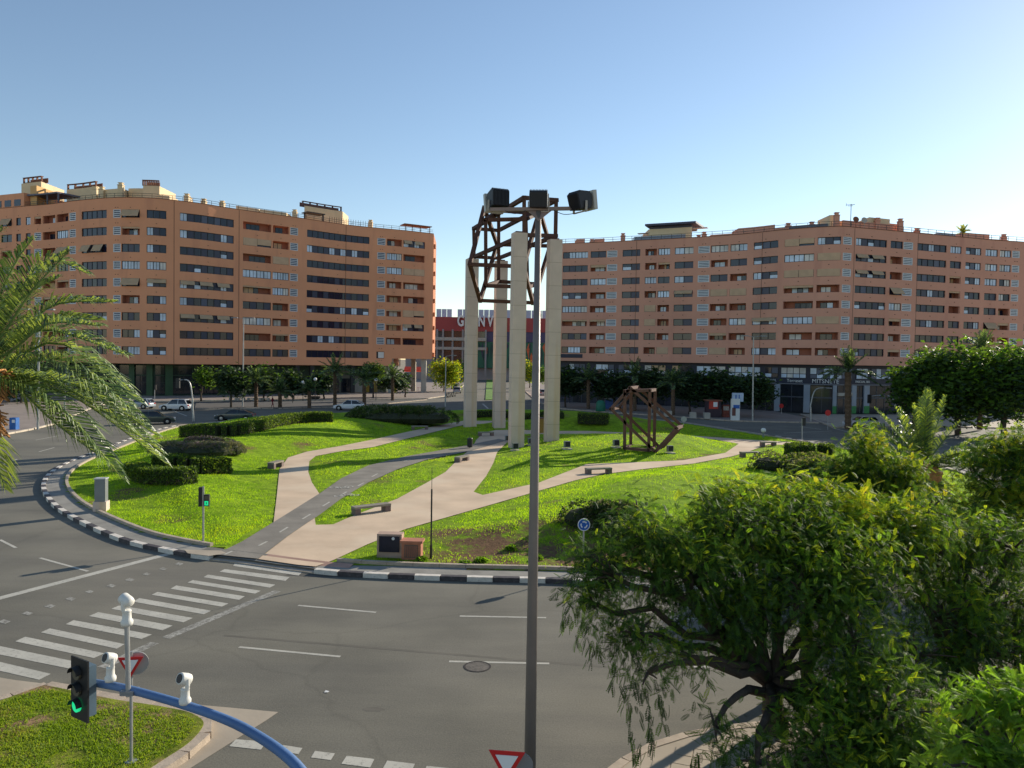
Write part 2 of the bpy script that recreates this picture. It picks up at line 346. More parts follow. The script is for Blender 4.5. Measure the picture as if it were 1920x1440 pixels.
# two islands of grass inside path B are laid back on top by the lawn mask below
holeB = GZ([(888, 922), (905, 928), (1010, 905), (1100, 870), (1180, 867), (1280, 863), (1360, 849), (1385, 832), (1340, 824), (1200, 817), (1049, 814), (965, 814), (948, 832), (932, 848), (925, 868), (912, 892)])
def pin(P, X, Y):
    n = len(P); ins = np.zeros(X.shape, bool)
    for i in range(n):
        x1, y1 = P[i][0], P[i][1]; x2, y2 = P[(i+1) % n][0], P[(i+1) % n][1]
        c = ((y1 > Y) != (y2 > Y)) & (X < (x2-x1)*(Y-y1)/((y2-y1) if abs(y2-y1) > 1e-9 else 1e-9)+x1); ins ^= c
    return ins
def pdist(P, X, Y):
    d = np.full(X.shape, 1e9); n = len(P)
    for i in range(n):
        x1, y1 = P[i][0], P[i][1]; dx, dy = P[(i+1) % n][0]-x1, P[(i+1) % n][1]-y1; L = dx*dx+dy*dy+1e-9
        t = np.clip(((X-x1)*dx+(Y-y1)*dy)/L, 0, 1); d = np.minimum(d, np.hypot(X-x1-t*dx, Y-y1-t*dy))
    return d
bikeS, pathAS, pathBS, holeBS = bike, pathA, pathB, holeB
ST = 0.4; gx = np.arange(-44, 44, ST); gy = np.arange(24, 112, ST); GX, GY = np.meshgrid(gx, gy)
inE = pin(LAWN_E, GX, GY); dE = pdist(LAWN_E, GX, GY)
inP = pin(bikeS, GX, GY) | pin(pathAS, GX, GY) | (pin(pathBS, GX, GY) & ~pin(holeBS, GX, GY))
dP = np.minimum(np.minimum(pdist(bikeS, GX, GY), pdist(pathAS, GX, GY)), np.minimum(pdist(pathBS, GX, GY), pdist(holeBS, GX, GY)))
dd = np.minimum(np.where(inP, 0, dP), np.where(inE, dE, 0))
s_ = np.clip(dd/7.5, 0, 1); mound = 1.25*(s_*s_*(3-2*s_))*(0.75+0.25*np.sin(GX*0.17+1)*np.cos(GY*0.13))
near_s = np.clip((dE-1.0)/4.0, 0, 1); mound *= near_s
ZT = 0.155+mound
ZT = np.where(inP, 0.12, ZT)
ZT = ZT + np.where(inP, 0, 0.03*np.sin(GX*1.3)*np.sin(GY*1.1+GX*0.4))*np.clip(dd/1.5, 0, 1)
def terr(x, y):
    i = (x-gx[0])/ST; j = (y-gy[0])/ST
    if i < 0 or j < 0 or i >= len(gx)-1 or j >= len(gy)-1: return 0.0
    i0, j0 = int(i), int(j)
    if not inE[j0, i0]: return 0.16
    a, c = i-i0, j-j0
    return float(ZT[j0, i0]*(1-a)*(1-c)+ZT[j0, i0+1]*a*(1-c)+ZT[j0+1, i0]*(1-a)*c+ZT[j0+1, i0+1]*a*c)
def GT(px, py):     # point on the terrain seen at a pixel
    z = 0.2
    for _ in range(12):
        p = G(px, py, z); z = 0.5*z+0.5*max(terr(p.x, p.y), 0)
    return G(px, py, z)
nX, nY = len(gx), len(gy)
idx = np.arange(nX*nY).reshape(nY, nX)
keep = (pin(inset(ISLr, .95), GX, GY))
Q = np.stack([idx[:-1, :-1], idx[:-1, 1:], idx[1:, 1:], idx[1:, :-1]], axis=2)
kq = keep[:-1, :-1] & keep[:-1, 1:] & keep[1:, 1:] & keep[1:, :-1]
npmesh('lawn', np.stack([GX, GY, ZT], axis=2).reshape(-1, 3), Q[kq], M_lawn, kind='structure', smooth=True)
# paved apron ring between the outer kerb and the inner kerb, sloping up
b = MB(); A = APR; C_ = inset(ISLr, 1.2); n = len(A)
b.v = [(p.x, p.y, 0.13) for p in A]+[(p.x, p.y, 0.15) for p in C_]
b.f = [(i, (i+1) % n, n+(i+1) % n, n+i) for i in range(n)]; b.m = [0]*n
b.build('apron_paving', M_apron, kind='structure')
sheet('bike_path', bike, ZP+0.012, M_bike)
sheet('footpath_west', pathA, ZP+0.006, M_path)
# footpath B with the grass hole: stitched as two sheets
iB = len(pathB)
outer = pathB; hole = holeB
bm = bmesh.new()
def loop_edges(L):
    vs = [bm.verts.new((p[0], p[1], ZP)) for p in L]; return [bm.edges.new((vs[i], vs[(i+1) % len(vs)])) for i in range(len(vs))]
ee = loop_edges(outer)+loop_edges(hole)
bmesh.ops.triangle_fill(bm, use_beauty=True, use_dissolve=False, edges=ee, normal=(0, 0, 1))
for f in bm.faces:
    if f.normal.z < 0: f.normal_flip()
me = bpy.data.meshes.new('footpath_east'); bm.to_mesh(me); bm.free(); me.materials.append(M_path)
link(props(bpy.data.objects.new('footpath_east', me), kind='structure'))
# landing of the crossing: pale/pink paving at the kerb
sheet('crossing_landing', GZ([(345, 1031), (415, 1033), (425, 1038), (392, 1043), (352, 1038)]), ZP+0.016, M_walk)

# ---- kerbs: every stone its own piece
def kerb(name, line, closed, w, h, z0, mats_, step, gapf=0.97, skip=None, label=None):
    P = resample(line, step, closed); root = thing_struct(name)
    meshes = []
    for mm in mats_:
        k = MB(); k.box((0, 0, h/2), (step*gapf, w, h)); me = k.mesh('kerb_stone', mm)
        meshes.append(me)
    n = len(P) if closed else len(P)-1
    for i in range(n):
        a, c = P[i], P[(i+1) % len(P)]; mid = (a+c)/2
        if skip and skip(mid, i): continue
        me = meshes[i % len(meshes)] if len(meshes) < 3 else meshes[(i//2) % 2]
        o = bpy.data.objects.new('kerb_stone', me); link(o, root); L = (c-a).length
        o.location = (mid.x, mid.y, z0); o.rotation_euler = (0, 0, math.atan2(c.y-a.y, c.x-a.x)); o.scale = (L/step, 1, 1)
    return root
def thing_struct(name):
    o = bpy.data.objects.new(name, None); link(o); o['kind'] = 'structure'; return o
gate0, gate1 = G(398, 1050), G(590, 1076)
def in_gate(p, i=0):
    return p.y < 33 and gate0.x-0.3 < p.x < gate1.x+0.2
def far_away(p, i=0): return in_gate(p) or (p.x > 12 and p.y < 60)
kerb('roundabout_kerb', inset(ISLr, 0.1), True, 0.24, 0.17, 0.0, [M_kwhite, M_kblack], 0.95, skip=lambda p, i: in_gate(p) or p.y > 85)
kerb('far_roundabout_kerb', [p for p in inset(ISLr, 0.1) if p.y > 84.5], False, 0.24, 0.16, 0.0, [M_kerb], 3.0)
kerb('lawn_kerb', inset(ISLr, 1.3), True, 0.16, 0.28, 0.0, [M_kerb], 1.0, 0.985, skip=lambda p, i: p.y > 85 or (gate0.x-1.0 < p.x < gate1.x+1.0 and p.y < 36))
I0, I1, I2, I3 = ISLr, inset(ISLr, .28), inset(ISLr, .55), inset(ISLr, 1.05); xs_ = G(484, 1053).x
rk, r1_, r2_, r3_ = MB(), MB(), MB(), MB()
for i in range(len(ISLr)):
    j = (i+1) % len(ISLr)
    if not (in_gate(ISLr[i]) or in_gate(ISLr[j])): continue
    def q(bm_, A, B, z0, z1):
        P = [(A[i].x, A[i].y, z0), (A[j].x, A[j].y, z0), (B[j].x, B[j].y, z1), (B[i].x, B[i].y, z1)]; bm_.add(P, [(0, 1, 2, 3)])
    q(rk, I0, I0, 0.0, 0.045); q(rk, I0, I1, .045, .06); q(r1_, I1, I2, .06, .13); q(r2_ if ISLr[i].x > xs_ else r3_, I2, I3, .13, ZP+.022)
rk.build('dropped_kerb', M_kerb, kind='structure'); r1_.build('crossing_ramp', M_walk, kind='structure'); r2_.build('pink_tactile_landing', M_pink, kind='structure'); r3_.build('bike_ramp', M_bike, kind='structure')

# ================================================================ road markings
def marks(name, quads, m=None, z=0.004, conv=True):
    b = MB()
    for q in quads:
        P = [G(a, c, z) for a, c in q]; n = len(P)
        ar = sum(P[i].x*P[(i+1) % n].y-P[(i+1) % n].x*P[i].y for i in range(n))
        if ar < 0: P = P[::-1]
        b.add([(p.x, p.y, z) for p in P], [tuple(range(n))])
    return b.build(name, m or M_paint, kind='structure')
Z2 = lambda x, y: (x/3.692, y/3.692+820)
Z3 = lambda x, y: (x/3.2, y/3.2+1100)
bars = [[(441, 1055), (566, 1073), (560, 1079), (437, 1061)],
 [Z2(1555, 912), (543, 1082), (535, 1089), Z2(1520, 930)], [Z2(1440, 950), Z2(1905, 1020), Z2(1868, 1040), Z2(1408, 968)],
 [Z2(1335, 988), Z2(1805, 1062), Z2(1765, 1082), Z2(1298, 1005)], [Z2(1220, 1025), Z2(1695, 1100), Z2(1655, 1125), Z2(1180, 1048)],
 [Z2(1090, 1070), Z2(1582, 1150), Z2(1535, 1172), Z2(1050, 1090)], [Z2(965, 1113), Z2(1462, 1200), Z2(1410, 1225), Z2(920, 1137)],
 [Z2(825, 1163), Z2(1335, 1250), Z2(1270, 1280), Z2(770, 1187)], [Z2(680, 1210), Z2(1195, 1303), Z2(1125, 1335), Z2(615, 1237)],
 [Z2(510, 1265), Z2(1052, 1365), Z2(980, 1395), Z2(455, 1293)], [Z2(345, 1322), Z3(748, 345), Z3(700, 372), Z2(283, 1350)],
 [Z2(175, 1380), Z3(628, 400), Z3(563, 428), Z2(105, 1412)], [Z3(-40, 348), Z3(480, 455), Z3(410, 490), Z3(-110, 385)], [Z3(-60, 437), Z3(305, 523), Z3(235, 558), Z3(-130, 476)]]
zroot = thing_struct('zebra_crossing')
for q in bars:
    b = MB(); P = [G(a, c, 0.005) for a, c in q]; b.add(P[::-1], [(0, 1, 2, 3)]); o = b.build('crossing_stripe', M_paint, zroot)
def ln(x0, y0, x1, y1, w=0.12, z=0.004):
    a, c = G(x0, y0, z), G(x1, y1, z); t = (c-a).normalized(); s = Vector((-t.y, t.x, 0))*w/2
    return [a+s, c+s, c-s, a-s]
def lines(name, L, m=None, z=0.004):
    b = MB()
    for l in L:
        P = ln(*l, z=z); b.add([(p.x, p.y, z) for p in P][::-1], [(0, 1, 2, 3)])
    return b.build(name, m or M_paint, kind='structure')
lines('lane_lines', [(559, 1135, 705, 1148, .11), (448, 1213, 638, 1231, .11), (862, 1155, 1024, 1158, .11), (842, 1240, 1030, 1244, .11), (75, 1046, 165, 1071, .12), (0, 1012, 30, 1027, .12),
    (8, 871, 32, 861, .12), (73, 847, 102, 839, .12), (67, 825, 110, 817, .12), (1250, 1160, 1400, 1160, .11), (1300, 1250, 1480, 1250, .11)])
lines('stop_line', [(-60, 1137, 322, 1037, .34)])
lines('edge_line', [(520, 1108, 311, 1196, .3), (290, 1205, 190, 1252, .3)], M_faded)
lines('far_lane_lines', [(700, 775, 930, 766, .18), (1100, 777, 1250, 782, .18), (1500, 800, 1540, 805, .2), (320, 768, 350, 780, .2), (905, 757, 915, 766, .3), (965, 768, 1010, 770, .2), (1470, 812, 1560, 808, .2), (1340, 800, 1365, 801, .2), (1562, 803, 1600, 812, .2), (245, 762, 290, 764, .15), (500, 795, 620, 779, .15)])
sq = []
for x, y, s in [(1240, 875, 1), (1130, 910, .9), (1015, 945, .9), (900, 985, 1.1), (770, 1027, 1.1), (490, 1117, 1.2), (345, 1167, 1.3), (190, 1218, 1.3), (30, 1275, 1.4), (620, 1067, 1.0)]:
    a = 32*s; c = 11*s; sq.append([Z2(x-a, y+c*0.2), Z2(x-a*0.1, y-c), Z2(x+a, y-c*0.1), Z2(x+a*0.15, y+c)])
marks('cycle_crossing_marks', sq, M_faded, 0.006)
marks('give_way_marks', [[Z3(1415, 915), Z3(1600, 930), Z3(1565, 978), Z3(1375, 957)], [Z3(1700, 950), Z3(1815, 968), Z3(1790, 1005), Z3(1680, 985)], [Z3(1890, 985), Z3(2010, 1000), Z3(1985, 1040), Z3(1865, 1025)],
    [(650, 1417), (702, 1423), (694, 1439), (640, 1432)], [(726, 1426), (778, 1432), (770, 1450), (716, 1444)], [(800, 1436), (850, 1441), (842, 1460), (792, 1453)]], M_paint, 0.006)
rp = random.Random(21)
def patch(name, cx, cy, w, h, m, z=0.003, n=26, rz=0.0):
    c = G(cx, cy); P = []
    for i in range(n):
        a = 2*math.pi*i/n; k = rp.uniform(.82, 1.12); x, y = w*k*math.cos(a), h*k*math.sin(a); P.append((c.x+x*math.cos(rz)-y*math.sin(rz), c.y+x*math.sin(rz)+y*math.cos(rz)))
    return sheet(name, P, z, m)
M_dk = mat('dark_asphalt_patch', (0.075, 0.07, 0.06), .85, .3, 2.5); M_md = mat('mid_asphalt_patch', (0.115, 0.105, 0.085), .9, .2, 1.2)
patch('asphalt_patch', 600, 1079, 1.3, .22, M_dk); patch('oil_stain', 700, 1330, .25, .12, M_md, n=14); patch('oil_stain', 1200, 1210, .35, .15, M_md, n=14); patch('oil_stain', 420, 1150, .3, .15, M_md, n=14)
sheet('repair_strip', [G(420, 1190), G(1300, 1262), G(1300, 1266), G(420, 1193)], 0.0025, M_md)
# bike lane marks: dashes, arrow, two bicycles
bl = [(0 + 485, 1023, 501, 1015), (524, 998, 540, 988), (567, 973, 582, 964), (605, 949, 618, 941), (640, 928, 650, 922), (671, 911, 682, 905), (697, 894, 708, 888), (757, 865, 770, 861)]
b = MB()
for q in bl:
    P = ln(*q, 0.1, ZP+0.02); b.add([(p.x, p.y, ZP+0.02) for p in P][::-1], [(0, 1, 2, 3)])
P = ln(420, 1040, 436, 1033, 0.1, ZP+0.02); b.add([(p.x, p.y, ZP+0.02) for p in P][::-1], [(0, 1, 2, 3)])
b.build('bike_lane_dashes', M_paint, kind='structure')
def ringmark(b, c, r, w, z, n=14):
    V = []
    for j in range(n):
        t = 2*math.pi*j/n; V += [(c.x+math.cos(t)*(r-w), c.y+math.sin(t)*(r-w), z), (c.x+math.cos(t)*r, c.y+math.sin(t)*r, z)]
    b.add(V, [(2*j, 2*j+1, (2*j+3) % (2*n), (2*j+2) % (2*n)) for j in range(n)])
for (cx, cy, flip) in ((640, 913, -1), (650, 929, 1)):
    c = G(cx, cy, ZP+0.02); d = Vector((0.66, 0.30, 0)); s = Vector((-0.25, 0.62, 0))*flip; b = MB(); z = ZP+0.022
    w1, w2 = c-d*0.62, c+d*0.62; ringmark(b, w1, .28, .08, z); ringmark(b, w2, .28, .08, z)
    for (p, q) in (((-.62, 0), (-.15, .7)), ((-.15, .7), (.4, .7)), ((.4, .7), (0, 0)), ((-.62, 0), (0, 0)), ((0, 0), (-.25, .9)), ((.62, 0), (.38, 1.05)), ((.38, 1.05), (.6, 1.1)), ((-.4, .9), (-.1, .9))):
        a = c+d*p[0]+s*p[1]*0.8; e = c+d*q[0]+s*q[1]*0.8; t = (e-a).normalized(); k = Vector((-t.y, t.x, 0))*.05
        P = [a+k, e+k, e-k, a-k]; b.add([(v.x, v.y, z+0.002) for v in P][::-1], [(0, 1, 2, 3)])
    b.build('bicycle_mark', M_paint, kind='structure')

# ================================================================ median island, bottom left
med = [Z3(-300, 790), Z3(-60, 700), Z3(60, 655), Z3(240, 592), Z3(300, 588), Z3(420, 610), Z3(700, 668), Z3(950, 705), Z3(1150, 745), Z3(1245, 800), Z3(1235, 860), Z3(1150, 950), Z3(1000, 1050), Z3(880, 1130), Z3(700, 1250), Z3(300, 1400), Z3(-300, 1500)]
medW = [G(a, c, 0.15) for a, c in med]; medS = smoothline(medW, 4, True)
sheet('paved_corner', [G(a, c, 0.008) for a, c in [Z3(-200, 700), Z3(-100, 500), Z3(0, 545), Z3(90, 560), Z3(420, 600), Z3(560, 620), Z3(1100, 700), Z3(1670, 752), Z3(1600, 800), Z3(1140, 1090), Z3(900, 1250), Z3(200, 1500), Z3(-300, 1400)]], 0.008, M_walk)
sheet('median_lawn', [(p.x, p.y) for p in inset(medS, 0.1)], 0.17, M_lawn2, thick=0.17)
kerb('median_kerb', inset(medS, -0.02), True, 0.26, 0.15, 0.01, [M_kerb], 0.75, 0.965)
# ---- near pavement, bottom right
sw = [G(1130, 1462), G(1215, 1412), G(1290, 1388), G(1400, 1368), Vector((8.5, 16.5, 0)), Vector((13, 20.5, 0)), Vector((20, 25, 0)), Vector((40, 33, 0)), Vector((60, 30, 0)), Vector((60, -10, 0)), Vector((-4, -10, 0)), Vector((0.5, 9, 0))]
sheet('near_pavement', [(p.x, p.y) for p in sw], 0.13, M_walk, thick=0.13)
kerb('near_kerb', [Vector((p.x, p.y, 0)) for p in sw[11:]+sw[:8]], False, 0.2, 0.145, 0.0, [M_kerb], 0.9, 0.97)
tl = MB(); c0 = G(1290, 1440, .13)
for i in range(-6, 14):
    for j in range(-5, 10):
        x, y = c0.x-1.0+i*0.34+j*0.12, c0.y-1.3+j*0.34-i*0.12
        if pin([(p.x, p.y) for p in sw], np.array([x-.2]), np.array([y+.45]))[0]: tl.box((x, y, 0.134+random.uniform(0, .004)), (0.335, 0.335, 0.02), random.uniform(-.01, .01)-.34)
tl.build('paving_tiles', M_walk, kind='stuff')

# ================================================================ far pavements
swL = [(0, 830), (0, 817), (60, 806), (100, 796), (132, 782), (170, 766), (200, 757), (250, 754), (365, 752), (500, 751), (650, 750.5), (800, 748), (835, 743), (852, 735), (885, 712), (897, 704)]
swLw = [G(a, c) for a, c in swL]
PL = [Vector((-60, 50, 0)), Vector((-170, 45, 0)), Vector((-170, 260, 0)), Vector((swLw[-1].x, 260, 0))]
ln_ = [p for p in swLw]
sheet('west_pavement', [(p.x, p.y) for p in swLw[1:]+[Vector((swLw[-1].x-2, 400, 0)), Vector((-170, 400, 0)), Vector((-170, 52, 0))]], 0.13, mat('shade_toned_pavement', (0.25, 0.205, 0.175), 0.9, 0.15, 0.6, 0.1), thick=0.13)  # darker copy of the beige paving, street shade put into its colour
kerb('west_kerb', swLw[1:], False, 0.3, 0.16, 0.0, [mat('pale_kerb', (0.5, 0.43, 0.34), .85, .15, 2)], 2.5)
strip_px = [(365, 767.5), (520, 766.5), (640, 763.5), (700, 760), (800, 750)]
sheet('west_bay_strip', [(p.x, p.y) for p in [G(a, c) for a, c in strip_px]+[G(800, 749.5), G(650, 752), G(500, 753), G(368, 754)]], 0.10, mat('bay_asphalt', (0.09, 0.085, 0.08), .9, .15, .5), thick=0.1)
kerb('bay_kerb', [G(a, c) for a, c in strip_px], False, 0.25, 0.13, 0.0, [M_kerb], 3.0)
swR = [(952, 705), (975, 725), (1008, 754), (1050, 767), (1100, 771), (1171, 776), (1265, 782), (1359, 789), (1400, 791), (1500, 793), (1535, 794)]
swRw = [G(a, c) for a, c in swR]
sheet('east_pavement', [(p.x, p.y) for p in swRw+[Vector((G(1535, 794).x+2, 104, 0)), Vector((G(1535, 794).x+3, 400, 0)), Vector((swRw[0].x+2, 400, 0))]], 0.13, mat('shade_toned_pavement', (0, 0, 0)), thick=0.13)
kerb('east_kerb', swRw, False, 0.3, 0.16, 0.0, [M_kerb], 2.5)
swE = [G(1565, 803), G(1600, 802), G(1680, 800), Vector((78, 100, 0)), Vector((150, 96, 0)), Vector((150, 135, 0)), Vector((46, 122, 0))]
sheet('corner_pavement', [(p.x, p.y) for p in swE], 0.125, M_walk, thick=0.125)
kerb('corner_kerb', [swE[6], swE[0], swE[1], swE[2], swE[3], swE[4]], False, 0.3, 0.155, 0.0, [M_kerb], 2.5)
am = [G(905, 758), G(914, 760), G(924, 757), G(929, 705), G(924, 701), G(911, 703)]
sheet('avenue_median', [(p.x, p.y) for p in [am[0]+Vector((0, 14, 0)), am[2]+Vector((0, 14, 0)), G(930, 704), G(913, 704)]], 0.14, mat('avenue_grass', (0.09, 0.2, 0.015), .9, .3, .4, .3), thick=0.14)
# ================================================================ facades
M_wallL = mat('terracotta_render', (0.72, 0.33, 0.18), 0.9, 0.07, 0.12, 0.0, stain=((0.62, 0.28, 0.16), 0.5, 0.55, (1, 1, 0.15)))
M_wallR = mat('terracotta_render_pink', (0.64, 0.32, 0.22), 0.9, 0.07, 0.12, 0.0, stain=((0.57, 0.27, 0.19), 0.5, 0.55, (1, 1, 0.15)))
M_roof = mat('roof_gravel', (0.3, 0.25, 0.2), 0.9, 0.2, 1.0)
M_fr = mat('dark_window_frame', (0.018, 0.018, 0.022), 0.5, 0.0)
M_gd = mat('dark_blue_glass', (0.010, 0.014, 0.035), 0.12, 0.0, spec=0.5)
M_gm = mat('slate_panel', (0.030, 0.036, 0.070), 0.35, 0.0, spec=0.5)
M_gm2 = mat('slate_panel_pale', (0.075, 0.09, 0.14), 0.4, 0.0, spec=0.5)
M_gl = mat('bright_glass', (0.52, 0.62, 0.74), 0.25, 0.35, 0.35, spec=0.6)
M_gw = mat('curtained_glass', (0.62, 0.60, 0.56), 0.35, 0.3, 0.5, spec=0.5)
M_go = mat('warm_curtain', (0.55, 0.36, 0.20), 0.4, 0.2, 0.5)
M_blind = mat('tan_blind', (0.56, 0.38, 0.24), 0.8, 0.08, 1.0)
M_awn = mat('beige_awning', (0.55, 0.42, 0.27), 0.8, 0.06, 1.0, transl=0.25)
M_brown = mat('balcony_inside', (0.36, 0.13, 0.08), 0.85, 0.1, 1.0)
M_vent = mat('vent_slats', (0.62, 0.66, 0.68), 0.4, 0.08, 1.0)
M_ventd = mat('vent_dark', (0.03, 0.05, 0.12), 0.4, 0.0)
M_joint = mat('facade_joint', (0.16, 0.08, 0.05), 0.9, 0.0)
M_rail = mat('roof_rail', (0.05, 0.045, 0.04), 0.5, 0.0)
M_cream = mat('cream_render', (0.68, 0.54, 0.34), 0.9, 0.07, 0.5)
M_dkgreen = mat('dark_green_cladding', (0.022, 0.05, 0.028), 0.6, 0.15, 0.5)
M_green = mat('green_cladding', (0.045, 0.095, 0.04), 0.6, 0.15, 0.5)
M_navy = mat('navy_cladding', (0.022, 0.024, 0.045), 0.5, 0.1, 0.5)
M_shop = mat('shop_glass', (0.02, 0.023, 0.03), 0.1, 0.3, 0.6, spec=0.7)
M_stone = mat('pale_stone', (0.42, 0.38, 0.32), 0.8, 0.12, 1.0)
M_wood = mat('brown_lattice', (0.22, 0.09, 0.05), 0.8, 0.1, 1.0)
M_white = mat('white_paint', (0.72, 0.71, 0.68), 0.6, 0.05, 1.0)

class Fac:
    def __init__(s, px, Ht, sub=3):
        s.px = px; s.Ht = Ht
        W3 = [G(a, c, Ht) for a, c in px]; s.W = W3
        s.P = [Vector((p.x, p.y, 0)) for p in smoothline(W3, sub)]; s.sub = sub
        s.L = [0]
        for i in range(1, len(s.P)): s.L.append(s.L[-1]+(s.P[i]-s.P[i-1]).length)
        s.N = []
        for i in range(len(s.P)):
            t = (s.P[min(i+1, len(s.P)-1)]-s.P[max(i-1, 0)]).normalized(); s.N.append(Vector((t.y, -t.x, 0)))
        # pixel column of each path vertex (at the roof edge)
        s.pxs = []
        for p in s.P:
            v = Vector((p.x, p.y, Ht-CAM_H)); s.pxs.append(960+FPX*v.dot(R_)/v.dot(F_))
    def s_of(s, x):
        for i in range(len(s.pxs)-1):
            if s.pxs[i] <= x <= s.pxs[i+1] or i == len(s.pxs)-2 or (i == 0 and x < s.pxs[0]):
                t = (x-s.pxs[i])/(s.pxs[i+1]-s.pxs[i]); return s.L[i]+t*(s.L[i+1]-s.L[i])
    def at(s, q):
        i = 0
        while i < len(s.L)-2 and s.L[i+1] < q: i += 1
        t = (q-s.L[i])/(s.L[i+1]-s.L[i]); return s.P[i].lerp(s.P[i+1], t), s.N[i].lerp(s.N[i+1], max(0, min(1, t))).normalized()
    def strip(s, b, s0, s1, z0, z1, o0, o1, mi=0):
        """solid band along the facade between outward offsets o0 < o1"""
        qs = [s0]+[l for l in s.L if s0+1e-3 < l < s1-1e-3]+[s1]; vs = []
        for q in qs:
            p, n = s.at(q); a, c = p+n*o0, p+n*o1
            vs += [(a.x, a.y, z0), (c.x, c.y, z0), (c.x, c.y, z1), (a.x, a.y, z1)]
        k = len(qs); fs = [(0, 1, 2, 3), tuple((k-1)*4+j for j in (3, 2, 1, 0))]
        for i in range(k-1):
            A, B = 4*i, 4*i+4; fs += [(A+1, B+1, B+2, A+2), (A+3, A+2, B+2, B+3), (A, A+3, B+3, B), (A, B, B+1, A+1)]
        b.add(vs, fs, mi)
    def slope(s, b, s0, s1, zt, zb, ot, ob, th=0.04, mi=0):
        (p0, n0), (p1, n1) = s.at(s0), s.at(s1)
        a, c = p0+n0*ot, p1+n1*ot; d, e = p0+n0*ob, p1+n1*ob
        vs = [(a.x, a.y, zt), (c.x, c.y, zt), (e.x, e.y, zb), (d.x, d.y, zb)]
        vs += [(x, y, z-th) for x, y, z in vs]
        b.add(vs, [(3, 2, 1, 0), (4, 5, 6, 7), (0, 1, 5, 4), (1, 2, 6, 5), (2, 3, 7, 6), (3, 0, 4, 7)], mi)

